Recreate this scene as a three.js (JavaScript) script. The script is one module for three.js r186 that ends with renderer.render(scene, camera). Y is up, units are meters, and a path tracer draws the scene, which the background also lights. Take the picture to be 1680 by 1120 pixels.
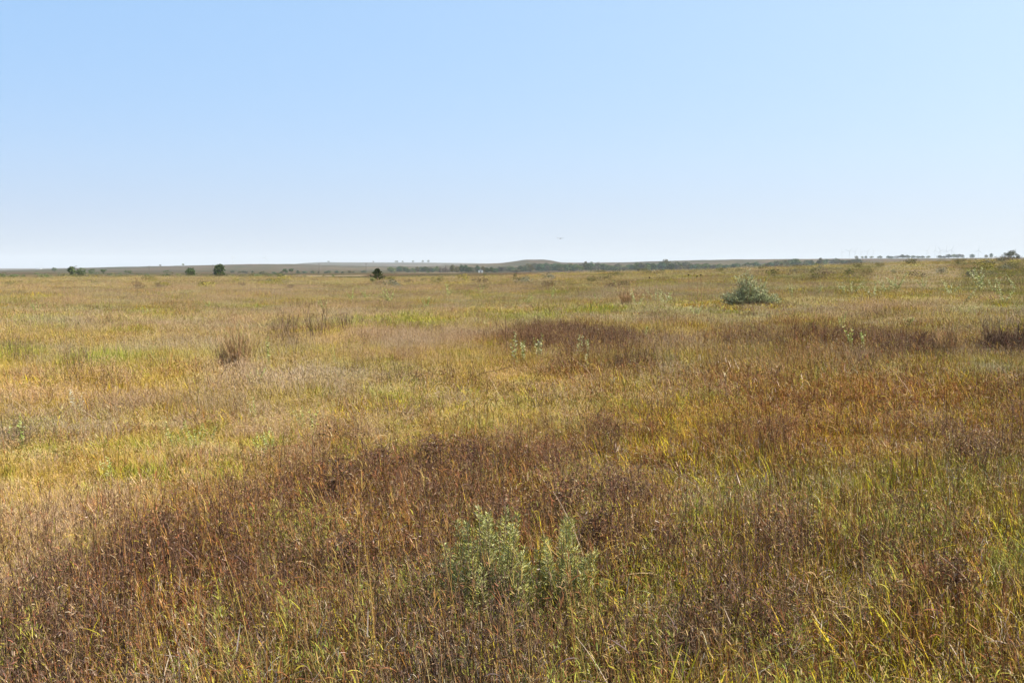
import * as THREE from 'three';
import { mergeGeometries } from 'three/addons/utils/BufferGeometryUtils.js';

// ---------------------------------------------------------------- camera, sky, sun, exposure
const FPX = 1654, HORIZON = 442, EYE = 1.7;              // photo focal length in px (1680 wide), eye-level row, eye height
const PITCH = Math.atan((560 - HORIZON) / FPX);
const scene = new THREE.Scene();
const camera = new THREE.PerspectiveCamera(2 * Math.atan(560 / FPX) * 180 / Math.PI, 1680 / 1120, 0.1, 40000);
camera.position.set(0, EYE, 0);
camera.rotation.set(-PITCH, 0, 0);
scene.add(camera);
const EXPOSURE = 2;
const renderer = new THREE.WebGLRenderer({ antialias: true });
renderer.toneMapping = THREE.LinearToneMapping;
renderer.toneMappingExposure = EXPOSURE;
renderer.shadowMap.enabled = true;

const SUN_AZ = 92 * Math.PI / 180, SUN_EL = 43 * Math.PI / 180;
const SUN = new THREE.Vector3(Math.cos(SUN_EL) * Math.sin(SUN_AZ), Math.sin(SUN_EL), -Math.cos(SUN_EL) * Math.cos(SUN_AZ));
const sun = new THREE.DirectionalLight(new THREE.Color().setRGB(1, 0.92, 0.785), 4.75);
sun.name = 'sun';
sun.position.copy(SUN).multiplyScalar(200);
sun.castShadow = true;
sun.shadow.mapSize.set(4096, 4096);
Object.assign(sun.shadow.camera, { left: -80, right: 80, top: 80, bottom: -80, near: 1, far: 500 });
scene.add(sun, sun.target);

{ // clear sky: pale horizon, bluer overhead and away from the sun, whiter air towards the sun
  const W = 512, H = 256, data = new Float32Array(W * H * 4);
  const mix = (a, b, t) => a.map((x, i) => x + (b[i] - x) * t);
  const HOR = [0.555, 0.62, 0.745], MID = [0.28, 0.575, 1.0], ZEN = [0.06, 0.215, 0.62];
  for (let j = 0; j < H; j++) for (let i = 0; i < W; i++) {
    const lat = ((j + 0.5) / H - 0.5) * Math.PI, lon = ((i + 0.5) / W - 0.5) * 2 * Math.PI;
    const d = [Math.cos(lat) * Math.cos(lon), Math.sin(lat), Math.cos(lat) * Math.sin(lon)];
    const el = Math.max(0, lat) * 180 / Math.PI;
    let c = mix(MID, HOR, Math.exp(-Math.pow(el / 5.9, 1.2)));
    c = mix(c, ZEN, 1 - Math.exp(-Math.max(0, el - 6) / 33));
    const g = d[0] * SUN.x + d[1] * SUN.y + d[2] * SUN.z;
    const glow = Math.exp(-Math.acos(Math.min(1, Math.max(-1, g))) * 1.55);
    const add = [1.88, 1.68, 0.95];
    const k = (j * W + i) * 4;
    for (let n = 0; n < 3; n++) data[k + n] = (c[n] + add[n] * glow) / EXPOSURE;
    data[k + 3] = 1;
  }
  const sky = new THREE.DataTexture(data, W, H, THREE.RGBAFormat, THREE.FloatType);
  sky.mapping = THREE.EquirectangularReflectionMapping;
  sky.magFilter = sky.minFilter = THREE.LinearFilter;
  sky.wrapS = THREE.RepeatWrapping;
  sky.needsUpdate = true;
  scene.background = sky;
  scene.environment = sky;
}
scene.fog = new THREE.FogExp2(new THREE.Color().setRGB(0.86, 0.93, 1.0), 0.000085);

// ---------------------------------------------------------------- helpers
let seed = 12345;
function reseed(s) { seed = s >>> 0; }
function rnd() { seed = (seed + 0x6D2B79F5) >>> 0; let t = seed; t = Math.imul(t ^ (t >>> 15), t | 1); t ^= t + Math.imul(t ^ (t >>> 7), t | 61); return ((t ^ (t >>> 14)) >>> 0) / 4294967296; }
const rr = (a, b) => a + (b - a) * rnd();
const gauss = () => (rnd() + rnd() + rnd() - 1.5) * 1.15;
const clamp = (x, a = 0, b = 1) => Math.min(b, Math.max(a, x));
const sstep = (a, b, x) => { const t = clamp((x - a) / (b - a)); return t * t * (3 - 2 * t); };
const lerp = (a, b, t) => a + (b - a) * t;
const mix3 = (a, b, t) => [lerp(a[0], b[0], t), lerp(a[1], b[1], t), lerp(a[2], b[2], t)];
function hash2(i, j) { let h = Math.imul(i | 0, 374761393) + Math.imul(j | 0, 668265263); h = Math.imul(h ^ (h >>> 13), 1274126177); return ((h ^ (h >>> 16)) >>> 0) / 4294967296; }
function vnoise(x, y) {
  const i = Math.floor(x), j = Math.floor(y), fx = x - i, fy = y - j, u = fx * fx * (3 - 2 * fx), v = fy * fy * (3 - 2 * fy);
  return lerp(lerp(hash2(i, j), hash2(i + 1, j), u), lerp(hash2(i, j + 1), hash2(i + 1, j + 1), u), v);
}
function fbm(x, y, o = 4) { let s = 0, a = 0.5, n = 0; for (let k = 0; k < o; k++) { s += a * vnoise(x, y); n += a; a *= 0.5; x = x * 2.03 + 17.1; y = y * 2.03 + 5.7; } return s / n; }
function table(pts) { // piecewise linear, smoothed
  return (u) => { if (u <= pts[0][0]) return pts[0][1]; for (let k = 1; k < pts.length; k++) if (u <= pts[k][0]) return lerp(pts[k - 1][1], pts[k][1], (u - pts[k - 1][0]) / (pts[k][0] - pts[k - 1][0])); return pts[pts.length - 1][1]; };
}
const colOf = (a) => Math.abs(a) < 1.3 ? 840 + FPX * Math.tan(a) : (a > 0 ? 6000 : -6000);   // bearing -> photo column

// ---------------------------------------------------------------- terrain: heights along bearings, at a row of distances
const RINGS = [
  [150, [[0, 460], [300, 459], [600, 462.5], [800, 459], [1000, 452], [1200, 444], [1400, 438], [1680, 431]]],
  [260, [[0, 457], [300, 457], [600, 458], [800, 455], [1000, 450], [1200, 446], [1400, 441], [1680, 434]]],
  [420, [[0, 455], [300, 455.5], [600, 454], [800, 451], [1000, 449], [1200, 447], [1400, 443], [1680, 434]]],
  [700, [[0, 451.5], [300, 451.5], [600, 450], [800, 449], [1000, 447.5], [1200, 446], [1400, 441], [1680, 433]]],
  [1400, [[0, 447], [300, 447.5], [500, 448], [700, 447], [1000, 446], [1200, 444.5], [1400, 439], [1500, 434], [1680, 431]]],
  [2200, [[0, 445], [300, 443], [500, 443], [700, 443.5], [900, 441], [1200, 436], [1400, 432], [1680, 429]]],
  [3000, [[-200, 444], [0, 443.5], [100, 441], [200, 438], [300, 436.2], [400, 434], [480, 433.5], [560, 436], [640, 437], [700, 437], [780, 433.5], [822, 431.6], [845, 428.8], [860, 426.2], [890, 425.8], [904, 427.2], [922, 431], [960, 432.4], [976, 433.5], [1000, 431], [1100, 428], [1200, 426], [1300, 425.5], [1450, 425.2], [1680, 425]]],
  [3900, [[-200, 446], [0, 445], [300, 439], [480, 437], [700, 439], [880, 431], [1100, 431], [1680, 428]]],
  [7000, [[0, 441], [150, 441], [440, 437], [480, 434], [500, 432], [525, 430.8], [700, 431], [780, 432], [900, 435], [1100, 436], [1680, 434]]],
  [9000, [[0, 441], [500, 435], [780, 435], [1680, 437]]],
  [14000, [[0, 440.4], [800, 440], [1680, 439]]],
].map(([r, t]) => [r, table(t)]);
const CREST = RINGS.find((x) => x[0] === 150)[1];
function heightAt(x, z) {
  const r = Math.hypot(x, z), a = Math.atan2(x, -z), u = colOf(a);
  const at = (k) => EYE + (HORIZON - RINGS[k][1](u)) / FPX * RINGS[k][0];
  let h;
  if (r < RINGS[0][0]) h = at(0) * sstep(14, 165, r) / sstep(14, 165, 150);
  else {
    let k = 1; while (k < RINGS.length - 1 && r > RINGS[k][0]) k++;
    const t = clamp((r - RINGS[k - 1][0]) / (RINGS[k][0] - RINGS[k - 1][0]));
    h = lerp(at(k - 1), at(k), t * t * (3 - 2 * t));
  }
  const rough = 0.22 * sstep(3, 12, r) * (fbm(x * 0.11, z * 0.11, 3) - 0.5) * 2 + 0.45 * sstep(12, 40, r) * (fbm(x * 0.028 + 4, z * 0.028, 2) - 0.5) * 2;
  const far = sstep(1400, 2600, r) * 2.5 * (fbm(x * 0.002, z * 0.002, 4) - 0.5);
  return h + rough + far;
}
function pixelRay(u, v) {
  const x = (u - 840) / FPX, y = (560 - v) / FPX, c = Math.cos(PITCH), s = Math.sin(PITCH);
  return new THREE.Vector3(x, y * c - s, -y * s - c).normalize();
}
function G(u, v) { // where the line of sight meets the ground
  const d = pixelRay(u, v); let t = 2, pt = 2;
  while (t < 13000) {
    if (EYE + d.y * t < heightAt(d.x * t, d.z * t)) break;
    pt = t; t *= 1.012;
  }
  for (let k = 0; k < 24; k++) { const m = (pt + t) / 2; if (EYE + d.y * m < heightAt(d.x * m, d.z * m)) t = m; else pt = m; }
  return new THREE.Vector3(d.x * t, heightAt(d.x * t, d.z * t), d.z * t);
}
function onBearing(u, dist) { // ground point at that column and distance
  const a = Math.atan((u - 840) / FPX), x = Math.sin(a) * dist, z = -Math.cos(a) * dist;
  return new THREE.Vector3(x, heightAt(x, z), z);
}
const rOf = (v) => Math.hypot(v.x, v.z);
const metres = (px, dist) => px / FPX * dist;

// ---------------------------------------------------------------- objects bookkeeping
const taken = {};
function numbered(name) { const n = taken[name] = (taken[name] ?? -1) + 1; return n ? name + '_' + String(n).padStart(3, '0') : name; }
function tag(o, label, category, group) { o.userData = { label, category }; if (group) o.userData.group = group; return o; }
function thing(name, label, category, group) { const o = new THREE.Group(); o.name = numbered(name); tag(o, label, category, group); scene.add(o); return o; }
function part(name, geo, mat, parent, kind) { const m = new THREE.Mesh(geo, mat); m.name = name; m.castShadow = m.receiveShadow = true; if (kind) m.userData.kind = kind; parent.add(m); return m; }
function copy(src, name, label, category, group) { const o = src.clone(); o.name = numbered(name); scene.add(o); tag(o, label, category, group); return o; }
const std = (o) => new THREE.MeshStandardMaterial({ roughness: 0.9, metalness: 0, side: THREE.DoubleSide, ...o });
const rgb = (c) => new THREE.Color().setRGB(c[0], c[1], c[2]);

// collects triangles with a colour for each vertex
class Mesher {
  constructor() { this.p = []; this.n = []; this.c = []; this.i = []; }
  vert(p, n, c) { this.p.push(p[0], p[1], p[2]); this.n.push(n[0], n[1], n[2]); this.c.push(c[0], c[1], c[2]); return this.p.length / 3 - 1; }
  // a blade: a tapering strip that starts leaning by `lean` from vertical towards bearing `dir` and bends by `curl`
  blade(x, y, z, dir, lean, curl, len, wid, col, seg = 3, twist = 0, tip = 0.0) {
    const cd = Math.cos(dir), sd = Math.sin(dir), step = len / seg;
    const sx = -sd * Math.cos(twist), sz = cd * Math.cos(twist), sy = Math.sin(twist);
    let px = x, py = y, pz = z, prev = -1;
    for (let k = 0; k <= seg; k++) {
      const t = k / seg, th = lean + curl * t, w = 0.5 * wid * (k === seg ? tip : (1 - 0.75 * t * t) * (k === 0 ? 0.75 : 1));
      const st = Math.sin(th), ct = Math.cos(th), n = [cd * -ct, st, sd * -ct];
      const a = this.vert([px - sx * w, py - sy * w, pz - sz * w], n, col);
      const b = w > 1e-7 ? this.vert([px + sx * w, py + sy * w, pz + sz * w], n, col) : a;
      if (prev >= 0) { this.i.push(prev, prev + 1, a); if (b !== a) this.i.push(prev + 1, b, a); }
      prev = a;
      px += cd * st * step; pz += sd * st * step; py += ct * step;
    }
    return [px, py, pz];
  }
  // a single leaf face: kite from p along direction d
  leaf(p, d, len, wid, col, roll) {
    const up = Math.abs(d[1]) < 0.9 ? [0, 1, 0] : [1, 0, 0];
    let s = [d[1] * up[2] - d[2] * up[1], d[2] * up[0] - d[0] * up[2], d[0] * up[1] - d[1] * up[0]];
    let l = Math.hypot(...s); s = s.map((q) => q / l);
    const n0 = [s[1] * d[2] - s[2] * d[1], s[2] * d[0] - s[0] * d[2], s[0] * d[1] - s[1] * d[0]];
    const c = Math.cos(roll), q = Math.sin(roll);
    const sv = [0, 1, 2].map((k) => s[k] * c + n0[k] * q), n = [0, 1, 2].map((k) => n0[k] * c - s[k] * q);
    const at = (f, g) => [0, 1, 2].map((k) => p[k] + d[k] * len * f + sv[k] * wid * g);
    const a = this.vert(at(0, 0), n, col), b = this.vert(at(0.45, 0.5), n, col), e = this.vert(at(1, 0), n, col), f = this.vert(at(0.45, -0.5), n, col);
    this.i.push(a, b, f, b, e, f);
  }
  // tapering round stalk through points [x, y, z, radius]
  stalk(pts, col, sides = 5) {
    let prev = -1;
    for (let k = 0; k < pts.length; k++) {
      const a = pts[Math.max(0, k - 1)], b = pts[Math.min(pts.length - 1, k + 1)];
      let d = [b[0] - a[0], b[1] - a[1], b[2] - a[2]]; const l = Math.hypot(...d) || 1; d = d.map((q) => q / l);
      const up = Math.abs(d[1]) < 0.9 ? [0, 1, 0] : [1, 0, 0];
      let s = [d[1] * up[2] - d[2] * up[1], d[2] * up[0] - d[0] * up[2], d[0] * up[1] - d[1] * up[0]]; const m = Math.hypot(...s); s = s.map((q) => q / m);
      const t = [s[1] * d[2] - s[2] * d[1], s[2] * d[0] - s[0] * d[2], s[0] * d[1] - s[1] * d[0]];
      const first = this.p.length / 3;
      for (let j = 0; j < sides; j++) {
        const f = j / sides * 2 * Math.PI, n = [0, 1, 2].map((q) => s[q] * Math.cos(f) + t[q] * Math.sin(f));
        this.vert([0, 1, 2].map((q) => pts[k][q] + n[q] * pts[k][3]), n, col);
      }
      if (prev >= 0) for (let j = 0; j < sides; j++) { const e = (j + 1) % sides; this.i.push(prev + j, first + j, prev + e, prev + e, first + j, first + e); }
      prev = first;
    }
  }
  ball(c, r, col, sy = 1) {
    const g = new THREE.IcosahedronGeometry(1, 1), q = g.attributes.position, first = this.p.length / 3;
    for (let k = 0; k < q.count; k++) { const n = [q.getX(k), q.getY(k), q.getZ(k)]; this.vert([c[0] + n[0] * r, c[1] + n[1] * r * sy, c[2] + n[2] * r], n, col); this.i.push(first + k); }
  }
  geo() {
    const g = new THREE.BufferGeometry();
    g.setAttribute('position', new THREE.Float32BufferAttribute(this.p, 3));
    g.setAttribute('normal', new THREE.Float32BufferAttribute(this.n, 3));
    g.setAttribute('color', new THREE.Float32BufferAttribute(this.c, 3));
    g.setIndex(this.i);
    return g;
  }
}
const jitter = (c, s = 0.18) => { const b = 1 + s * gauss(); return [c[0] * b * (1 + 0.4 * s * gauss()), c[1] * b, c[2] * b * (1 + 0.5 * s * gauss())]; };
const pick = (list) => { let s = 0; for (const [w] of list) s += w; let q = rnd() * s; for (const [w, c] of list) { q -= w; if (q <= 0) return c; } return list[0][1]; };

const bladeMat = new THREE.MeshPhysicalMaterial({ vertexColors: true, side: THREE.DoubleSide, roughness: 1, metalness: 0, specularIntensity: 0 });
const leafMat = new THREE.MeshPhysicalMaterial({ vertexColors: true, side: THREE.DoubleSide, roughness: 1, metalness: 0, specularIntensity: 0 });
const stemMat = new THREE.MeshPhysicalMaterial({ vertexColors: true, side: THREE.DoubleSide, roughness: 1, metalness: 0, specularIntensity: 0 });

// ---------------------------------------------------------------- patches of the prairie, as places on the ground
const KINDS = ['golden', 'bluestem', 'yellow', 'litter', 'wisp', 'pink', 'lush', 'pale', 'brush'];
const PATCHES = [ // kind, photo column and row of its middle, half width and half height in px, strength
  ['lush', 150, 602, 60, 11, 1.5], ['lush', 15, 585, 40, 20, 0.8], ['lush', 205, 800, 22, 22, 1.6], ['lush', 375, 790, 45, 24, 2.0], ['lush', 450, 735, 14, 8, 1.2],
  ['lush', 625, 535, 110, 11, 1.5], ['lush', 290, 513, 90, 7, 1.1], ['lush', 850, 520, 90, 8, 0.9], 
  ['pink', 690, 562, 130, 17, 3.0], ['pink', 240, 492, 160, 7, 2.4], ['pink', 220, 672, 90, 9, 2.0], ['pink', 420, 478, 230, 7, 2.6], ['pink', 760, 474, 150, 7, 2.2],
  ['pink', 100, 478, 120, 7, 2.0], ['pink', 1180, 570, 150, 14, 1.6], ['pink', 470, 640, 90, 8, 1.0], ['pink', 80, 815, 60, 16, 1.2], ['pink', 1080, 480, 120, 9, 1.5], ['pink', 1420, 505, 110, 8, 1.4],
  ['brush', 925, 566, 130, 17, 2.16], ['brush', 985, 618, 85, 13, 1.08], ['bluestem', 985, 616, 90, 14, 2], ['brush', 1250, 566, 110, 14, 1.08], ['bluestem', 1260, 564, 120, 16, 4], ['brush', 1440, 574, 130, 14, 2.16], ['bluestem', 1440, 572, 140, 16, 4], ['brush', 1530, 578, 50, 10, 1.44], ['brush', 1632, 580, 18, 8, 2.16], ['brush', 1676, 580, 18, 8, 2.16],
  ['brush', 510, 552, 70, 10, 0.14], ['brush', 300, 950, 130, 46, 1.34], ['brush', 220, 980, 60, 30, 1.05], ['brush', 620, 815, 190, 38, 1.43], ['brush', 480, 850, 90, 30, 0.92], ['brush', 830, 800, 150, 36, 1.09], ['brush', 870, 880, 90, 40, 0.92], ['brush', 1060, 830, 120, 36, 0.67], ['brush', 1040, 960, 90, 50, 0.67], ['brush', 1380, 930, 130, 40, 0.50], ['brush', 1560, 1000, 100, 34, 0.38], ['brush', 120, 1090, 130, 36, 0.67], ['brush', 560, 960, 120, 40, 0.67], ['brush', 680, 1090, 120, 30, 0.38], ['brush', 1150, 1060, 120, 34, 0.34],
  ['bluestem', 1330, 660, 220, 30, 1.1], ['bluestem', 640, 840, 200, 45, 0.8], ['bluestem', 870, 850, 120, 40, 0.6], ['bluestem', 1380, 930, 120, 40, 0.6],
  ['yellow', 1560, 830, 220, 60, 1.2], ['golden', 1560, 825, 220, 60, 1.6], ['golden', 1300, 720, 260, 40, 0.9], ['bluestem', 330, 930, 130, 50, 1.2], ['bluestem', 700, 930, 160, 50, 1.1], ['pale', 1400, 500, 280, 16, 1.0], ['yellow', 1350, 760, 180, 30, 0.9], ['yellow', 1150, 900, 120, 50, 0.8], ['yellow', 1500, 1080, 220, 50, 1.0], ['yellow', 600, 690, 60, 14, 0.8], ['yellow', 1250, 505, 60, 8, 1.6], ['yellow', 1420, 490, 240, 14, 0.8],
  ['wisp', 455, 940, 80, 46, 2.2], ['wisp', 830, 1040, 190, 55, 2.0], ['wisp', 590, 1040, 80, 40, 0.9], ['wisp', 1010, 1060, 90, 40, 1.0], ['wisp', 80, 1010, 70, 30, 0.5],
  ['lush', 250, 1060, 90, 30, 0.35], ['lush', 1100, 500, 130, 9, 0.9], ['lush', 1590, 490, 120, 12, 1.1],
].map(([kind, u, v, hu, hv, s]) => {
  const c = G(u, v), r = rOf(c), f = rOf(G(u, Math.max(v - hv, CREST(u) + 3))), n = rOf(G(u, v + hv));
  return { kind: KINDS.indexOf(kind), r: (f + n) / 2, a: Math.atan2(c.x, -c.z), hr: Math.max(0.4, (f - n) / 2), hl: Math.max(0.3, metres(hu, r)), s };
});
const TALL_EDGE = table([[-900, 1112], [0, 1060], [120, 1015], [220, 935], [330, 865], [430, 822], [650, 768], [760, 732], [900, 700], [1010, 672], [1200, 640], [1680, 615], [2600, 590]].map(([u, v]) => [u, (() => { const t = (v - HORIZON) / FPX; return EYE / t; })()]));
function speciesAt(x, z, out) {
  const r = Math.hypot(x, z), a = Math.atan2(x, -z), u = colOf(a);
  const wob = fbm(x * 0.7 + 31, z * 0.7 + 11, 3) - 0.5, n1 = fbm(x * 0.35 + 7, z * 0.35 - 3, 3), n2 = fbm(x * 0.9 - 20, z * 0.9 + 40, 3), n3 = fbm(x * 0.13 + 70, z * 0.09 + 9, 3);
  const edge = TALL_EDGE(u), tall = 1 - sstep(edge * 0.93, edge * 1.07, r * (1 + 0.35 * wob));
  const right = sstep(700, 1300, u), beyond = z < -34 + 16 * (n3 - 0.5) + 8 * wob ? 1 : 0;   // a paler meadow lies past the short golden one
  const hi = (n) => sstep(0.48, 0.68, n);
  const T = [0.03 + 0.24 * right, (0.42 + 0.5 * hi(n1)) * (1 - 0.35 * right), 0.20 + 0.62 * right + 0.8 * hi(n2) * (0.3 + right), 0.24, 0.06 + 0.2 * hi(1 - n1), 0.03, 0.01, 0.05, (0.12 + 0.45 * hi(n1)) * (1 - 0.65 * right)];
  const M = [0.85, 0.02 + 0.25 * right, 0.03 + 0.12 * right, 0.06, 0.01, 0.07 + 0.4 * hi(n1), 0.012 + 0.15 * hi(n2) * hi(n3), 0.12, 0.01];
  const F = [0.22, 0.03 + 0.08 * hi(n2) * right, 0.02 + 0.22 * hi(n1) * (0.15 + right), 0.05, 0.06 + 0.30 * hi(n2), 0.26 + 1.0 * hi(n3) * (1 - 0.5 * right), 0.03 + 0.25 * hi(1 - n3) * hi(n1), 0.5 + 0.2 * right, 0.03 * hi(n2)];
  for (let k = 0; k < 9; k++) out[k] = tall * T[k] + (1 - tall) * (beyond ? F[k] : M[k]);
  for (const p of PATCHES) {
    const dr = (r - p.r) / p.hr; if (dr > 1.6 || dr < -1.6) continue;
    let da = a - p.a; const dl = da * r / p.hl; if (dl > 1.6 || dl < -1.6) continue;
    const q = dr * dr + dl * dl + 2.6 * wob + 1.4 * (n2 - 0.5); if (q < 1.25) out[p.kind] += p.s * (1 - sstep(0.5, 1.25, q));
  }
  return tall;
}

// ---------------------------------------------------------------- the ground
const LAND = { thatch: [0.15, 0.115, 0.05], olive: [0.115, 0.105, 0.036], soil: [0.155, 0.098, 0.062], tan: [0.20, 0.15, 0.085], scrub: [0.06, 0.066, 0.032] };
function groundColour(x, z) { // thatch, olive pasture, red brown soil and dark scrub in broken patches of every size
  const a = fbm(x * 0.9 + 5, z * 0.9, 3), b = fbm(x * 0.05 + 3, z * 0.03 + 8, 4), d = fbm(x * 0.011 - 30, z * 0.006 + 80, 4), e = fbm(x * 0.0025 + 9, z * 0.0014 + 70, 4), f = fbm(x * 0.022, z * 0.011, 4);
  let c = mix3(LAND.thatch, LAND.soil, sstep(0.4, 0.6, a) * 0.6);
  c = mix3(c, LAND.olive, sstep(0.44, 0.54, b) * 0.85);
  c = mix3(c, LAND.soil, sstep(0.50, 0.55, d) * 0.8);
  c = mix3(c, LAND.tan, sstep(0.53, 0.57, e) * 0.6);
  c = mix3(c, LAND.scrub, sstep(0.51, 0.56, f) * 0.6);
  return mix3(c, LAND.scrub, sstep(0.55, 0.58, fbm(x * 0.005 + 31, z * 0.0026, 4)) * 0.5);
}
const BARE = [[535, 452.3, 62, 1.1], [560, 451.6, 40, 0.7], [470, 451.6, 30, 0.6], [965, 446.4, 14, 0.8], [700, 447.6, 60, 0.45], [1500, 433.5, 50, 2.2]].map(([u, v, hu, hv]) => {
  const p = G(u, v), r = rOf(p); return { r, a: Math.atan2(p.x, -p.z), hl: metres(hu, r), hr: Math.max(8, Math.abs(rOf(G(u, v - hv)) - rOf(G(u, v + hv))) / 2) };
});
{
  const az = [], rad = [0];
  for (let a = -Math.PI; a < -0.75; a += 0.05) az.push(a);
  for (let a = -0.75; a < 0.75; a += 0.0042) az.push(a);
  for (let a = 0.75; a < Math.PI; a += 0.05) az.push(a);
  for (let r = 0.6; r < 14500; r *= r < 3200 ? 1.02 : 1.035) rad.push(r);
  const na = az.length, pos = [], col = [], uv = [], idx = [];
  for (const r of rad) for (const a of az) {
    const x = Math.sin(a) * r, z = -Math.cos(a) * r;
    pos.push(x, heightAt(x, z) - (r < 170 ? 0.0 : 0), z); uv.push(x / 1.7, z / 1.7);
    let c = groundColour(x, z);
    for (const b of BARE) { const q = ((r - b.r) / b.hr) ** 2 + ((a - b.a) * r / b.hl) ** 2 + 0.8 * (fbm(x * 0.03, z * 0.03, 3) - 0.5); if (q < 1) c = mix3(c, [0.40, 0.33, 0.23], 0.85 * (1 - sstep(0.5, 1, q))); }
    col.push(...c);
  }
  for (let i = 0; i < rad.length - 1; i++) for (let j = 0; j < na; j++) { const k = (j + 1) % na, A = i * na + j, B = i * na + k, C = A + na, D = B + na; idx.push(A, B, C, B, D, C); }
  const g = new THREE.BufferGeometry();
  g.setAttribute('position', new THREE.Float32BufferAttribute(pos, 3));
  g.setAttribute('uv', new THREE.Float32BufferAttribute(uv, 2));
  g.setAttribute('color', new THREE.Float32BufferAttribute(col, 3));
  g.setIndex(idx); g.computeVertexNormals();
  const N = 512, px = new Uint8Array(N * N * 4), bp = new Uint8Array(N * N * 4);
  for (let j = 0; j < N; j++) for (let i = 0; i < N; i++) {
    const f = (s, o) => { const x = i / N * s, y = j / N * s, w = (p, q) => hash2(((p % s) + s) % s + o, ((q % s) + s) % s); const a = Math.floor(x), b = Math.floor(y), u = x - a, v = y - b; return lerp(lerp(w(a, b), w(a + 1, b), u), lerp(w(a, b + 1), w(a + 1, b + 1), u), v); };
    const q = 0.3 * f(8, 1) + 0.3 * f(32, 300) + 0.4 * f(128, 900), k = (j * N + i) * 4, m = 255 * (0.55 + 0.45 * q);
    px[k] = m; px[k + 1] = m * 0.98; px[k + 2] = m * 0.94; px[k + 3] = 255; bp[k] = bp[k + 1] = bp[k + 2] = 255 * q; bp[k + 3] = 255;
  }
  const tex = (d, srgb) => { const t = new THREE.DataTexture(d, N, N); t.wrapS = t.wrapT = THREE.RepeatWrapping; t.magFilter = THREE.LinearFilter; if (srgb) t.colorSpace = THREE.SRGBColorSpace; t.needsUpdate = true; return t; };
  const ground = new THREE.Mesh(g, new THREE.MeshPhysicalMaterial({ vertexColors: true, roughness: 1, metalness: 0, specularIntensity: 0, map: tex(px, true), bumpMap: tex(bp), bumpScale: 0.02, side: THREE.FrontSide }));
  ground.name = 'ground'; ground.userData = { kind: 'structure', label: 'dry prairie ground rolling out to low hazy hills' }; ground.receiveShadow = true;
  scene.add(ground);
}

// ---------------------------------------------------------------- grass: tuft shapes for near, middle and far
const PAL = {
  golden: [[5, [0.415, 0.302, 0.06]], [3, [0.455, 0.35, 0.11]], [2, [0.31, 0.20, 0.05]], [2, [0.36, 0.295, 0.05]], [1, [0.20, 0.125, 0.065]]],
  stem: [[4, [0.20, 0.08, 0.036]], [3, [0.28, 0.14, 0.042]], [2.5, [0.085, 0.05, 0.038]], [2, [0.28, 0.185, 0.055]], [0.8, [0.22, 0.058, 0.035]]],
  curl: [[3, [0.30, 0.17, 0.065]], [3.2, [0.21, 0.09, 0.04]], [2, [0.36, 0.255, 0.15]], [0.5, [0.48, 0.38, 0.27]], [3, [0.30, 0.24, 0.04]], [1.4, [0.15, 0.095, 0.08]]],
  yellow: [[5, [0.44, 0.36, 0.025]], [4, [0.50, 0.34, 0.032]], [3, [0.25, 0.26, 0.03]], [1.6, [0.39, 0.205, 0.035]], [1.4, [0.27, 0.135, 0.045]]],
  litter: [[3, [0.32, 0.205, 0.095]], [3, [0.19, 0.105, 0.055]], [1.5, [0.48, 0.38, 0.27]], [1.5, [0.30, 0.24, 0.07]], [1.5, [0.14, 0.095, 0.085]]],
  wisp: [[4, [0.25, 0.26, 0.05]], [3, [0.19, 0.215, 0.05]], [3, [0.33, 0.295, 0.06]], [1, [0.26, 0.17, 0.07]]],
  pink: [[4, [0.38, 0.275, 0.17]], [3, [0.32, 0.215, 0.135]], [2, [0.46, 0.36, 0.245]], [1, [0.24, 0.155, 0.10]]],
  pale: [[4, [0.38, 0.31, 0.135]], [3, [0.32, 0.29, 0.11]], [2, [0.46, 0.385, 0.22]], [2, [0.26, 0.25, 0.085]], [1, [0.29, 0.21, 0.12]]],
  lush: [[4, [0.25, 0.265, 0.035]], [3, [0.33, 0.305, 0.045]], [2, [0.18, 0.21, 0.04]], [1, [0.35, 0.285, 0.055]]],
  brush: [[4, [0.095, 0.054, 0.039]], [3, [0.14, 0.08, 0.052]], [2.4, [0.06, 0.039, 0.032]], [1.5, [0.20, 0.125, 0.07]]],
  husk: [[3, [0.175, 0.10, 0.06]], [4, [0.115, 0.067, 0.05]], [1.2, [0.34, 0.24, 0.15]], [0.3, [0.48, 0.38, 0.28]], [1, [0.23, 0.095, 0.05]], [1, [0.28, 0.22, 0.04]]],
};
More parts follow.
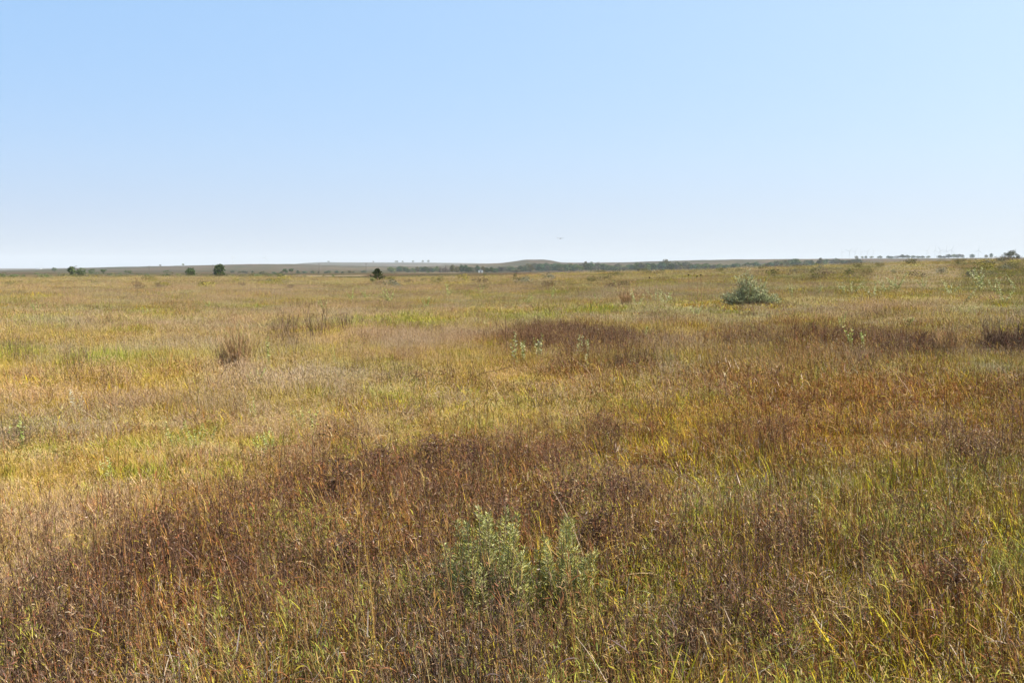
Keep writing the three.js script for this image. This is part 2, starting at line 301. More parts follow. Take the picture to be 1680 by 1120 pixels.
// R: radius of the tuft, W: how much wider its blades are than life (far tufts stand for many), Q: share of blades
function tuft(kind, R, W, Q, seg) {
  const m = new Mesher();
  const root = () => { const a = rnd() * 6.283, d = R * Math.sqrt(rnd()); return [d * Math.cos(a), d * Math.sin(a)]; };
  const many = (n) => Math.max(3, Math.round(n * Q));
  const any = () => rnd() * 6.283;
  // tussocks: roots gather in small clumps, each leaning to one colour
  const clumps = []; for (let k = 0, n = Math.max(4, Math.round((R / (0.06 * Math.sqrt(W))) ** 2)); k < n; k++) { const [x, z] = root(); clumps.push({ x, z, dir: any(), big: rr(0.75, 1.25), c: {} }); }
  let cl = clumps[0];
  const near = () => { cl = clumps[Math.floor(rnd() * clumps.length)]; const q = rnd() < 0.25 ? R * 0.5 : 0.026 * Math.sqrt(W); return [cl.x + gauss() * q, cl.z + gauss() * q]; };
  const own = (name, v = 0.2) => jitter(rnd() < 0.62 ? (cl.c[name] ??= pick(PAL[name])) : pick(PAL[name]), v);
  const toward = () => rnd() < 0.4 ? cl.dir + gauss() * 0.7 : any();
  if (kind === 'golden') {
    for (let k = 0; k < many(54); k++) { const [x, z] = near(); m.blade(x, 0, z, toward(), rr(0, 0.6), rr(0.1, 1.9), rr(0.08, 0.22) * cl.big, rr(0.0021, 0.0036) * W, own('golden'), seg, rr(-0.6, 0.6)); }
    for (let k = 0; k < many(6); k++) { const [x, z] = root(), c = jitter(pick(PAL.golden)), d = any(), e = m.blade(x, 0, z, d, rr(0, 0.25), rr(0, 0.4), rr(0.18, 0.32), 0.0016 * W, c, seg, 0, 0.6); m.blade(e[0], e[1], e[2], d, rr(0.4, 1.2), 0.6, 0.03, 0.005 * W, jitter([0.38, 0.25, 0.11]), 2); }
  } else if (kind === 'bluestem') {
    for (let k = 0; k < many(11); k++) {
      const [x, z] = near(), d = toward(), le = rr(0, 0.55), cu = rr(-0.1, 0.8), L = rr(0.10, 0.32) * cl.big * (rnd() < 0.14 ? 1.5 : 1), c = own('stem');
      m.blade(x, 0, z, d, le, cu, L, rr(0.0026, 0.0042) * W, c, seg, rr(-0.5, 0.5), 0.35);
      for (let q = 0; q < (W > 3 ? 2 : 4); q++) { const t = rr(0.2, 0.95), th = le + cu * t * 0.5; m.blade(x + Math.cos(d) * Math.sin(th) * L * t, L * t * Math.cos(th), z + Math.sin(d) * Math.sin(th) * L * t, any(), rr(0.2, 1.6), rr(-0.4, 1.9), rr(0.03, 0.085), rr(0.0032, 0.006) * W, own('curl', 0.28), seg, rr(-0.7, 0.7)); }
    }
    for (let k = 0; k < many(1.3); k++) { const [x, z] = root(), d = any(), c = own('stem'), e = m.blade(x, 0, z, d, rr(0, 0.25), rr(0.1, 0.8), rr(0.38, 0.62), 0.0022 * W, c, seg + 1, 0, 0.6); for (let q = 0; q < 3; q++) m.blade(e[0], e[1] - 0.01 * q, e[2], d + gauss(), rr(0.3, 1.2), rr(-0.3, 0.6), rr(0.03, 0.07), 0.003 * W, jitter(c, 0.2), 2); }
    for (let k = 0; k < many(14); k++) { const [x, z] = near(); m.blade(x, 0, z, toward(), rr(0.05, 0.7), rr(0.2, 1.6), rr(0.08, 0.26), rr(0.0032, 0.0058) * W, own(rnd() < 0.3 ? 'yellow' : 'curl', 0.28), seg, rr(-0.6, 0.6)); }
  } else if (kind === 'yellow') {
    for (let k = 0; k < many(22); k++) { const [x, z] = near(); m.blade(x, 0, z, toward(), rr(0, 0.9), rr(-0.1, 1.1), rr(0.07, 0.26) * cl.big, rr(0.0046, 0.0095) * W, own('yellow', 0.25), seg, rr(-0.6, 0.6)); }
    for (let k = 0; k < many(6); k++) { const [x, z] = near(); m.blade(x, 0, z, any(), rr(0, 0.2), rr(0, 0.3), rr(0.14, 0.36), 0.0026 * W, jitter(pick(PAL.stem)), seg, 0, 0.5); }
    for (let k = 0; k < many(14); k++) { const [x, z] = root(); m.blade(x, rr(0, 0.12), z, any(), rr(0.2, 1.3), rr(0, 1.8), rr(0.05, 0.15), 0.0042 * W, own(rnd() < 0.5 ? 'litter' : 'curl'), seg, rr(-0.6, 0.6)); }
  } else if (kind === 'litter') {
    for (let k = 0; k < many(30); k++) { const [x, z] = near(); m.blade(x, rr(0.01, 0.19), z, any(), rr(0.3, 1.6), rr(-0.8, 2.0), rr(0.05, 0.16), rr(0.0028, 0.0054) * W, own('litter', 0.28), seg, rr(-0.8, 0.8)); }
    for (let k = 0; k < many(2.5); k++) { const [x, z] = root(); m.blade(x, rr(0.02, 0.22), z, any(), rr(0.5, 1.5), rr(-0.6, 0.9), rr(0.2, 0.42), rr(0.002, 0.0034) * W, jitter(pick(PAL.litter)), seg + 1, rr(-0.4, 0.4), 0.4); }
    for (let k = 0; k < many(8); k++) { const [x, z] = near(); m.blade(x, 0, z, toward(), rr(0, 0.6), rr(0.2, 1.4), rr(0.14, 0.33), rr(0.0024, 0.0042) * W, own('stem'), seg, rr(-0.4, 0.4)); }
  } else if (kind === 'wisp') {
    for (let k = 0; k < many(7); k++) {
      const [x, z] = near(), d = any(), le = rr(0, 0.35), L = rr(0.15, 0.36) * cl.big;
      m.blade(x, 0, z, d, le, 0.15, L, 0.0026 * W, jitter([0.20, 0.15, 0.05]), seg, 0, 0.6);
      const n = W > 3 ? 10 : 22;
      for (let q = 0; q < n; q++) { const t = rr(0.22, 1.02), b = any(), s = rr(0, 0.04) * (1.2 - t) + 0.003; m.blade(x + Math.cos(d) * Math.sin(le) * L * t + Math.cos(b) * s, L * t * Math.cos(le), z + Math.sin(d) * Math.sin(le) * L * t + Math.sin(b) * s, b, rr(0.4, 1.2), rr(-0.5, 0.5), rr(0.014, 0.036), rr(0.003, 0.005) * W, own('wisp', 0.22), 2); }
    }
    for (let k = 0; k < many(14); k++) { const [x, z] = root(); m.blade(x, 0, z, any(), rr(0.05, 0.9), rr(0.2, 1.4), rr(0.06, 0.2), 0.0034 * W, jitter(pick(PAL.litter)), seg, rr(-0.6, 0.6)); }
  } else if (kind === 'brush') { // dead weeds: forking woody stems hung with small dry husks
    for (let k = 0; k < many(7); k++) {
      const [x, z] = near(), d = toward(), le = rr(0, 0.95), cu = rr(-0.6, 0.8), L = rr(0.14, 0.40) * cl.big * (rnd() < 0.15 ? 1.35 : 1);
      m.blade(x, 0, z, d, le, cu, L, rr(0.003, 0.0044) * W, own('brush'), seg, rr(-0.5, 0.5), 0.4);
      for (let q = 0; q < (W > 2 ? 4 : 8); q++) {
        const t = rr(0.25, 1), th = le + cu * t * 0.5, e = m.blade(x + Math.cos(d) * Math.sin(th) * L * t, L * t * Math.cos(th), z + Math.sin(d) * Math.sin(th) * L * t, any(), rr(0.2, 1.5), rr(-1.0, 1.2), rr(0.05, 0.15), rr(0.0018, 0.0028) * W, own('brush', 0.25), 3, rr(-0.5, 0.5), 0.5);
        for (let n = 0; n < (W > 2 ? 1 : 3); n++) m.blade(e[0] + gauss() * 0.012, e[1] + gauss() * 0.012, e[2] + gauss() * 0.012, any(), rr(0, 2), rr(-1, 2), rr(0.012, 0.03), rr(0.0026, 0.0046) * W, own('husk', 0.28), 2, rr(-0.8, 0.8));
      }
    }
    for (let k = 0; k < many(16); k++) { const [x, z] = root(); m.blade(x, rr(0, 0.14), z, any(), rr(0.1, 1.4), rr(-0.5, 1.6), rr(0.06, 0.22), rr(0.0026, 0.0048) * W, own(rnd() < 0.4 ? 'yellow' : 'curl'), seg, rr(-0.6, 0.6)); }
  } else if (kind === 'pale') {
    for (let k = 0; k < many(50); k++) { const [x, z] = near(); m.blade(x, 0, z, toward(), rr(0, 0.7), rr(0.1, 1.7), rr(0.08, 0.24) * cl.big, rr(0.0022, 0.004) * W, own('pale'), seg, rr(-0.6, 0.6)); }
    for (let k = 0; k < many(12); k++) { const [x, z] = near(); m.blade(x, rr(0.05, 0.2), z, any(), rr(0.3, 1.3), rr(-0.5, 0.6), rr(0.02, 0.06), rr(0.004, 0.007) * W, own('pale'), 2); }
  } else if (kind === 'pink') {
    for (let k = 0; k < many(26); k++) {
      const [x, z] = near(), d = any(), e = m.blade(x, 0, z, d, rr(0, 0.5), rr(0, 0.6), rr(0.12, 0.28) * cl.big, 0.002 * W, own('pink'), seg, rr(-0.5, 0.5), 0.6);
      for (let q = 0; q < (W > 3 ? 2 : 4); q++) m.blade(e[0], e[1] - rr(0, 0.05), e[2], any(), rr(0.1, 1.1), rr(-0.3, 0.5), rr(0.02, 0.06), 0.0016 * W, own('pink'), 2);
    }
    for (let k = 0; k < many(26); k++) { const [x, z] = near(); m.blade(x, 0, z, any(), rr(0, 0.7), rr(0.3, 1.5), rr(0.08, 0.2), 0.0028 * W, own('golden'), seg, rr(-0.6, 0.6)); }
  } else {
    for (let k = 0; k < many(32); k++) { const [x, z] = near(); m.blade(x, 0, z, toward(), rr(0, 0.4), rr(0.05, 0.9), rr(0.1, 0.29) * cl.big, rr(0.0036, 0.0066) * W, own('lush'), seg, rr(-0.6, 0.6)); }
  }
  return m.geo();
}
const SAGES = [[804, 1042, 0.17], [930, 1030, 0.12]].map(([u, v, wide]) => { const p = G(u, v); p.w = wide; return p; });
const STUFF = {
  golden: ['golden_short_grass', 'fine golden short grass covering the open meadow'], bluestem: ['russet_bunch_grass', 'tall russet brown bunch grass with dry curled leaves'],
  yellow: ['yellow_green_grass', 'yellow green bladed grass turning gold and orange'], litter: ['dry_grass_litter', 'tangled pale tan dry grass blades and litter'],
  wisp: ['olive_ground_forb', 'olive green wispy low forbs among the grass'], pink: ['pinkish_seed_grass', 'pale pinkish tan grass with fluffy seed heads'], brush: ['dead_weed_brush', 'tangled dark purplish brown dead weeds with dry husks'], pale: ['pale_straw_grass', 'pale straw and olive grass covering the far meadow'], lush: ['green_grass', 'fresh light green grass in small patches'],
};
{
  const LOD = [[0.22, 1, 5.2, 4], [0.58, 1.55, 7.5, 3], [1.7, 3.0, 8.5, 2]], REF = [0.17, 0.5, 1.6], VARIANTS = [5, 4, 4];
  const bins = {};
  reseed(777);
  const w = new Array(9), K = 0.0165;
  for (let r = 2.6; r < 290;) {
    const s = Math.max(0.155, K * r), half = r < 9 ? 0.85 : 0.62;
    const n = Math.ceil(2 * half * r / s);
    for (let k = 0; k < n; k++) {
      const a = -half + 2 * half * (k + rnd()) / n, q = r + s * (rnd() - 0.5) * 1.4, x = Math.sin(a) * q, z = -Math.cos(a) * q;
      if (SAGES.some((q) => Math.hypot(q.x - x, q.z - z) < q.w)) continue;
      const thin = sstep(0.60, 0.72, fbm(x * 0.8 + 90, z * 0.8 - 33, 3)); if (rnd() < 0.45 * thin) continue;
      const tall = speciesAt(x, z, w);
      let sum = 0; for (const v of w) sum += v;
      const patch = vnoise(x * 1.7 + 300, z * 1.7 - 90) * 0.6 + vnoise(x * 3.9 - 40, z * 3.9 + 12) * 0.4;
      let pickAt = (rnd() < 0.5 ? rnd() : (patch * 3.3) % 1) * sum, kind = 0; while (kind < 8 && (pickAt -= w[kind]) > 0) kind++;
      const lod = s < 0.27 ? 0 : s < 0.85 ? 1 : 2, f = s / REF[lod];
      const key = kind + ':' + lod + ':' + Math.floor(rnd() * VARIANTS[lod]);
      const big = fbm(x * 0.22 + 5, z * 0.22, 3), tint = 0.82 + 0.36 * fbm(x * 0.5 - 8, z * 0.5 + 2, 3) + rr(-0.12, 0.12), warm = (vnoise(x * 0.4 + 50, z * 0.4) - 0.5) * 0.22;
      const hs = clamp((0.45 + 1.0 * big) * lerp(0.8 + 0.4 * vnoise(x * 1.8 + 9, z * 1.8), 0.5 + 1.0 * vnoise(x * 1.8 + 9, z * 1.8), tall) * rr(0.8, 1.2) * (KINDS[kind] === 'bluestem' || KINDS[kind] === 'yellow' ? lerp(1.1, 1.0, tall) : KINDS[kind] === 'golden' ? 0.78 : KINDS[kind] === 'brush' ? 1.15 : 0.9), 0.35, 1.3);
      (bins[key] ??= []).push([x, heightAt(x, z) - 0.01, z, f * rr(0.85, 1.2), hs, rnd() * 6.283, tint * (1 + warm), tint, tint * (1 - warm)]);
    }
    r += s;
  }
  const M = new THREE.Matrix4(), P = new THREE.Vector3(), Q = new THREE.Quaternion(), S = new THREE.Vector3(), C = new THREE.Color(), E = new THREE.Euler();
  let total = 0;
  for (const key of Object.keys(bins).sort()) {
    const [kind, lod, v] = key.split(':').map(Number), list = bins[key], name = KINDS[kind], [R, W, share, seg] = LOD[lod];
    reseed(1000 + kind * 97 + lod * 13 + v);
    const im = new THREE.InstancedMesh(tuft(name, R, W, share, seg), bladeMat, list.length);
    list.forEach(([x, y, z, f, h, turn, cr, cg, cb], i) => {
      E.set((hash2(i, 3) - 0.5) * 0.25, turn, (hash2(i, 9) - 0.5) * 0.25);
      M.compose(P.set(x, y, z), Q.setFromEuler(E), S.set(f, h, f)); im.setMatrixAt(i, M); im.setColorAt(i, C.setRGB(cr, cg, cb));
    });
    im.name = numbered(STUFF[name][0]); im.userData = { kind: 'stuff', label: STUFF[name][1], category: 'grass' };
    im.castShadow = im.receiveShadow = true; scene.add(im); total += list.length;
  }
  console.log('tufts', total);
}

// ---------------------------------------------------------------- sagebrush and other shrubs
function sage(o, W, H, plumes, leaves, leafLen, leafWid, colours, squat = 0) {
  const st = new Mesher(), fo = new Mesher();
  for (let k = 0; k < plumes; k++) {
    const a = rnd() * 6.283, d = Math.sqrt(rnd()), out = d * (0.5 + squat * 0.5), L = H * rr(0.38, 1.0) * (1 - 0.25 * d * d);
    const bx = Math.cos(a) * W * 0.2 * d, bz = Math.sin(a) * W * 0.2 * d, tx = Math.cos(a) * W * out, tz = Math.sin(a) * W * out;
    const pt = (t) => [lerp(bx, tx, Math.pow(t, 0.8)), L * Math.pow(t, squat ? 1.25 : 1), lerp(bz, tz, Math.pow(t, 0.8))];
    st.stalk([0, 0.35, 0.7, 1].map((t) => [...pt(t), lerp(0.005, 0.0008, t) * H / 0.5]), jitter([0.22, 0.17, 0.11]), 4);
    const tint = rr(0.8, 1.2);
    for (let q = 0; q < leaves; q++) {
      const t = Math.pow(rnd(), 0.75) * 0.86 + 0.14, p = pt(t), b = rnd() * 6.283, e = rr(0.25, 1.0), spread = rr(0, 0.04) * (1.15 - t) * H / 0.5 * (squat ? 2 : 1);
      const dir = [Math.cos(b) * Math.cos(e), Math.sin(e), Math.sin(b) * Math.cos(e)];
      fo.leaf([p[0] + Math.cos(b) * spread, p[1], p[2] + Math.sin(b) * spread], dir, leafLen * rr(0.7, 1.3), leafWid * rr(0.8, 1.2), jitter(pick(colours)).map((c) => c * tint), rnd() * 6.283);
    }
  }
  part('stems', st.geo(), stemMat, o); part('foliage', fo.geo(), leafMat, o);
}
const SAGE = [[4, [0.38, 0.385, 0.17]], [3, [0.31, 0.32, 0.12]], [1, [0.45, 0.45, 0.25]], [4, [0.34, 0.32, 0.07]]];
function place(o, p, turn = 0, sink = 0.01) { o.position.set(p.x, p.y - sink, p.z); o.rotation.y = turn; return o; }
reseed(4242);
for (const [u, v, w, h, plumes, label] of [
  [804, 1042, 0.48, 0.68, 60, 'larger silvery green sagebrush with feathery upright plumes in the russet grass'],
  [930, 1030, 0.37, 0.56, 40, 'smaller silvery green sagebrush with feathery plumes beside the larger sagebrush'],
]) { const o = thing('sagebrush', label, 'sagebrush', 'silvery sagebrush in the near grass'); sage(o, w, h, plumes, 330, 0.023, 0.0042, SAGE); place(o, G(u, v), rnd() * 6); }
{ const o = thing('sagebrush', 'tall grey green sagebrush with one high plume on the open slope', 'sagebrush'), p = G(1232, 503), d = rOf(p);
  const GS = [[4, [0.40, 0.43, 0.24]], [3, [0.28, 0.31, 0.15]], [2, [0.54, 0.55, 0.36]], [1, [0.20, 0.20, 0.10]]];
  const st = new Mesher(), fo = new Mesher();
  for (const [cx, cz, w, h, n] of [[-26, 4, 15, 26, 26], [-14, -6, 17, 32, 26], [4, 8, 16, 36, 28], [20, 0, 15, 34, 24], [32, -4, 12, 24, 18], [-6, 0, 15, 62, 52], [8, -6, 12, 44, 20]]) for (let k = 0; k < n; k++) {
    const a = rnd() * 6.283, q = Math.sqrt(rnd()), L = metres(h, d) * rr(0.35, 1.08) * (1 - 0.25 * q), tx = metres(cx * 1.15, d) + Math.cos(a) * q * metres(w * 1.25, d), tz = metres(cz, d) + Math.sin(a) * q * metres(w, d), bx = metres(cx, d) * 0.55, bz = metres(cz, d) * 0.55;
    st.stalk([[bx, 0, bz, 0.02], [lerp(bx, tx, 0.55), L * 0.45, lerp(bz, tz, 0.55), 0.012], [tx, L, tz, 0.004]], jitter([0.2, 0.16, 0.1]), 4);
    const tint = rr(0.75, 1.2);
    for (let n2 = 0; n2 < 50; n2++) { const t = rr(0.4, 1), b = rnd() * 6.283, e = rr(0.2, 1.2), s = rr(0, 0.09); fo.leaf([lerp(bx, tx, Math.pow(t, 0.9)) + Math.cos(b) * s, L * t, lerp(bz, tz, Math.pow(t, 0.9)) + Math.sin(b) * s], [Math.cos(b) * Math.cos(e), Math.sin(e), Math.sin(b) * Math.cos(e)], rr(0.06, 0.13), 0.022, jitter(pick(GS)).map((c) => c * tint), rnd() * 6); } }
  part('stems', st.geo(), stemMat, o); part('foliage', fo.geo(), leafMat, o);
  place(o, p); }

// leafy forbs: upright stems set with pale oval leaves
function forb(o, H, stems, perStem, leafLen, leafWid, colours, spread = 0.25) {
  const st = new Mesher(), fo = new Mesher();
  for (let k = 0; k < stems; k++) {
    const a = rnd() * 6.283, L = H * rr(0.6, 1), dx = Math.cos(a) * spread * L * rnd(), dz = Math.sin(a) * spread * L * rnd();
    st.stalk([[0, 0, 0, 0.006], [dx * 0.4, L * 0.5, dz * 0.4, 0.004], [dx, L, dz, 0.002]], jitter([0.28, 0.24, 0.12]), 4);
    for (let q = 0; q < perStem; q++) {
      const t = 0.18 + 0.82 * (q + rnd()) / perStem, b = q * 2.4 + rnd(), e = rr(-0.2, 0.9), tt = t * t;
      fo.leaf([lerp(dx * t, dx * t, tt), L * t, dz * t], [Math.cos(b) * Math.cos(e), Math.sin(e), Math.sin(b) * Math.cos(e)], leafLen * rr(0.6, 1.15) * (1.15 - 0.5 * t), leafWid * rr(0.8, 1.2), jitter(pick(colours)), rr(-0.6, 0.6));
    }
  }
  part('stems', st.geo(), stemMat, o); part('leaves', fo.geo(), leafMat, o);
}
const SILVER = [[4, [0.40, 0.42, 0.20]], [3, [0.50, 0.495, 0.31]], [3, [0.26, 0.30, 0.09]]], LEAFY = [[4, [0.29, 0.36, 0.09]], [3, [0.48, 0.51, 0.24]], [2, [0.18, 0.22, 0.05]]];
reseed(99);
{
  const sets = [
    ['leafy_forb', LEAFY, 0.045, 0.02, 'slender green leafy forb standing in the golden short grass', 'green forbs in the golden meadow', [[440, 608, 40], [420, 640, 36], [500, 712, 34], [515, 722, 50], [430, 760, 42], [452, 756, 44], [35, 745, 50], [22, 735, 30], [185, 800, 44], [285, 740, 42], [322, 745, 40], [420, 700, 38], [345, 730, 30], [690, 645, 18], [550, 600, 26], [250, 590, 20]]],
    ['silver_forb', SILVER, 0.06, 0.03, 'pale silvery leafy forb with woolly leaves in front of the dark russet clump', 'silvery forbs by the russet clump', [[845, 598, 38], [860, 596, 26], [885, 592, 32], [952, 592, 36], [966, 592, 26], [945, 594, 22], [962, 620, 30]]],
    ['silver_forb', SILVER, 0.10, 0.05, 'pale silvery green forb with round leaf clusters on the right hand slope', 'silvery forbs on the slope', [[1388, 487, 26], [1398, 485, 22], [1472, 478, 24], [1480, 476, 20], [1455, 482, 20], [1608, 478, 30], [1620, 476, 26], [1632, 480, 22], [1560, 486, 20], [1300, 492, 24], [1045, 506, 22], [1090, 502, 20], [1105, 500, 22], [1076, 495, 18], [1250, 478, 20], [1670, 476, 20], [1435, 490, 22], [1515, 474, 16], [1342, 485, 20], [1648, 500, 24], [1142, 520, 20], [1580, 500, 22]]],
    ['leafy_forb', LEAFY, 0.06, 0.028, 'bright leafy green forb growing through the russet band of bunch grass', 'green forbs in the russet band', [[1398, 580, 30], [1418, 582, 34], [1380, 545, 24], [1240, 556, 22], [1488, 540, 22], [1060, 560, 22]]],
    ['leafy_forb', LEAFY, 0.05, 0.022, 'small leafy forb among the pale seed grass of the far meadow', 'forbs in the far meadow', [[790, 482, 16], [735, 490, 18], [640, 498, 18], [578, 494, 16], [600, 490, 14], [865, 500, 16], [235, 520, 16], [60, 515, 14], [905, 492, 16], [980, 500, 18], [700, 505, 16], [530, 508, 16], [340, 505, 14], [1010, 470, 12]]],
    ['leafy_weed', [[4, [0.29, 0.31, 0.06]], [3, [0.37, 0.36, 0.09]], [2, [0.22, 0.25, 0.05]]], 0.022, 0.009, 'bushy yellow green leafy weed growing through the near brown brush', 'leafy weeds in the near brush', [[448, 975, 62], [470, 950, 56], [430, 940, 54], [500, 905, 50], [552, 900, 46], [760, 905, 52], [705, 1010, 60], [640, 1040, 60], [590, 985, 50], [880, 1075, 66], [960, 1060, 60], [1010, 1090, 60], [270, 1020, 56], [80, 1000, 56], [30, 985, 52], [740, 1060, 60], [820, 1100, 64], [520, 1060, 56], [1110, 1040, 52], [1290, 985, 50]]],
    ['white_leaf_forb', [[3, [0.55, 0.53, 0.42]], [2, [0.42, 0.38, 0.24]]], 0.05, 0.025, 'small whitish leaved forb lit bright in the meadow grass', 'whitish forbs in the meadow', [[695, 646, 16], [125, 682, 34], [1005, 640, 14]]],
  ];
  for (const [name, cols, ll, lw, label, group, spots] of sets) {
    const protos = [];
    spots.forEach(([u, v, hpx], i) => {
      const p = G(u, v), d = rOf(p), H = Math.max(0.25, metres(hpx, d) * (name === 'leafy_weed' ? 1.75 : 1.45));
      let o;
      if (i < 3) { o = thing(name, label, 'forb', group); forb(o, 1, name === 'leafy_weed' ? 12 : i === 0 ? 3 : 5, d > 25 ? 44 : 28, d > 25 ? 0.10 : ll * 2.0, d > 25 ? 0.048 : lw * 1.8, cols, d > 25 ? 0.9 : 0.45); protos.push(o); }
      else o = copy(protos[i % 3], name, label, 'forb', group);
      o.scale.set(H * rr(0.7, 1.3), H * rr(0.75, 1.1), H * rr(0.7, 1.3)); place(o, p, rnd() * 6.283, 0.01);
    });
  }
}

// bunches of dead stems and twiggy shrubs standing above the grass
function bunch(o, H, R, n, cols, wid, branch) {
  const m = new Mesher();
  for (let k = 0; k < n; k++) {
    const a = rnd() * 6.283, d = R * Math.sqrt(rnd()) * 0.45, e = m.blade(Math.cos(a) * d, 0, Math.sin(a) * d, a + gauss() * 0.9, rr(0, 0.45), rr(-0.3, 0.6) * (R / H + 0.3), H * rr(0.3, 1), wid * rr(0.7, 1.3), jitter(pick(cols)), 4, rr(-0.5, 0.5), 0.4);
    for (let q = 0; q < branch; q++) { const t = rr(0.4, 1); m.blade(lerp(Math.cos(a) * d, e[0], t), e[1] * t, lerp(Math.sin(a) * d, e[2], t), rnd() * 6.283, rr(0.1, 1), rr(-0.6, 1), H * rr(0.1, 0.32), wid * 0.75, jitter(pick(cols)), 3, rr(-0.5, 0.5), 0.2); }
  }
  part('stems', m.geo(), bladeMat, o);
}
const WEED_SPOTS = PATCHES.filter((p) => p.kind === KINDS.indexOf('brush') && p.r < 30);
const DEAD = [[3, [0.13, 0.08, 0.058]], [2, [0.20, 0.13, 0.085]], [2, [0.08, 0.055, 0.045]], [0.6, [0.36, 0.26, 0.17]]], BUNCH = [[3, [0.36, 0.22, 0.12]], [2, [0.26, 0.15, 0.085]], [2, [0.43, 0.30, 0.14]], [1, [0.31, 0.28, 0.10]]];
reseed(555);
for (const [u, v, hpx, rpx, n, cols, br, label, name] of [
  [392, 613, 70, 34, 260, BUNCH, 3, 'tall isolated bunch of dry reddish tan grass stems in the golden meadow', 'bunch_grass'],
  [374, 614, 44, 26, 150, DEAD, 4, 'dark dead stems leaning at the foot of the isolated grass bunch', 'dead_shrub'],
  [470, 556, 50, 26, 22, DEAD, 7, 'twiggy dead brown shrub with open branches beside the pinkish grass', 'dead_shrub'],
  [520, 555, 56, 36, 28, DEAD, 7, 'broader twiggy dead brown shrub with tall forked branches behind pinkish grass', 'dead_shrub'],
  [566, 545, 36, 22, 18, DEAD, 7, 'low leaning dead brown shrub at the end of the twiggy row', 'dead_shrub'],
  [1030, 503, 28, 24, 120, BUNCH, 5, 'dark purplish bushy dead clump in the yellowish grass below the tree line', 'dead_shrub'],
  [1632, 581, 46, 22, 170, DEAD, 4, 'narrow dark russet grass bunch standing apart beside pale grass', 'bunch_grass'],
  [1676, 582, 52, 26, 170, DEAD, 4, 'dark russet grass bunch at the end of the russet band', 'bunch_grass'],
  [1555, 584, 46, 26, 200, BUNCH, 3, 'russet grass bunch closing the long russet band beside the pale gap', 'bunch_grass'],
  [30, 735, 40, 26, 60, DEAD, 5, 'sprawling reddish dead shrub around a leafy forb in the meadow', 'dead_shrub'],
]) { const o = thing(name, label, name === 'bunch_grass' ? 'bunch grass' : 'shrub'), p = G(u, v), d = rOf(p); bunch(o, metres(hpx, d), metres(rpx, d), n, cols, Math.max(0.004, d * 0.00042), br); place(o, p); }

// dead weed bushes that stand in the brush masses
{
  reseed(6161);
  const LOOKS = ['rounded twiggy dead weed bush hung with dark husks in the brown brush', 'leaning twiggy dead weed bush with bare forked stems in the brown brush', 'low spreading dead weed bush with tan husks in the brown brush', 'upright narrow dead weed bush in the brown brush'];
  const protos = LOOKS.map((label, n) => {
    const o = thing('dead_weed_bush', label, 'weed bush', 'dead weed bushes in the brown brush'), st = new Mesher(), hu = new Mesher();
    for (let k = 0; k < 15; k++) {
      const a = rnd() * 6.283, le = rr(0, [0.9, 0.7, 1.2, 0.4][n]), L = rr(0.6, 1) * (n === 2 ? 0.75 : 1), tiltX = n === 1 ? 0.3 : 0, tip = [Math.cos(a) * Math.sin(le) * L + tiltX * L, L * Math.cos(le), Math.sin(a) * Math.sin(le) * L], c = jitter(pick(PAL.brush));
      const mid = [tip[0] * 0.4 + gauss() * 0.04, tip[1] * 0.55, tip[2] * 0.4 + gauss() * 0.04];
      st.stalk([[gauss() * 0.03, -0.02, gauss() * 0.03, 0.009], [...mid, 0.006], [...tip, 0.0025]], c, 4);
      for (let q = 0; q < 9; q++) {
        const t = rr(0.3, 1), p = t < 0.5 ? mid.map((v) => v * t * 2) : mid.map((v, i) => lerp(v, tip[i], t * 2 - 1)), b = rnd() * 6.283, e = rr(0.1, 1.2), l2 = rr(0.12, 0.34), tp = [p[0] + Math.cos(b) * Math.cos(e) * l2, p[1] + Math.sin(e) * l2, p[2] + Math.sin(b) * Math.cos(e) * l2];
        st.stalk([[...p, 0.0034], [...tp, 0.0014]], jitter(c, 0.2), 3);
        for (let h = 0; h < 8; h++) { const f = rr(0.3, 1.02), bb = rnd() * 6.283, ee = rr(-0.8, 1.2); hu.leaf([0, 1, 2].map((i) => lerp(p[i], tp[i], f) + gauss() * 0.012), [Math.cos(bb) * Math.cos(ee), Math.sin(ee), Math.sin(bb) * Math.cos(ee)], rr(0.03, 0.075), rr(0.01, 0.02), jitter(pick(PAL.husk), 0.25), rnd() * 6.283); }
      }
    }
    part('stems', st.geo(), stemMat, o); part('husks', hu.geo(), bladeMat, o); return o;
  });
  let n = 0;
  for (const p of WEED_SPOTS) for (let k = 0, m = Math.round(clamp(p.hl * p.hr * p.s * 2.2, 1, 8)); k < m; k++) {
    const q = Math.sqrt(rnd()) * 0.85, f = rnd() * 6.283, r = p.r + Math.sin(f) * q * p.hr, a = p.a + Math.cos(f) * q * p.hl / r, x = Math.sin(a) * r, z = -Math.cos(a) * r, s = rr(0.3, 0.52);
    if (SAGES.some((g) => Math.hypot(g.x - x, g.z - z) < 0.5) || r < 3.6) continue;
    const o = n < 4 ? protos[n] : copy(protos[n % 4], 'dead_weed_bush', LOOKS[n % 4], 'weed bush', 'dead weed bushes in the brown brush'); n++;
    o.scale.set(s * rr(0.8, 1.2), s, s * rr(0.8, 1.2)); place(o, new THREE.Vector3(x, heightAt(x, z), z), rnd() * 6.283);
  }
  console.log('weed bushes', n);
}

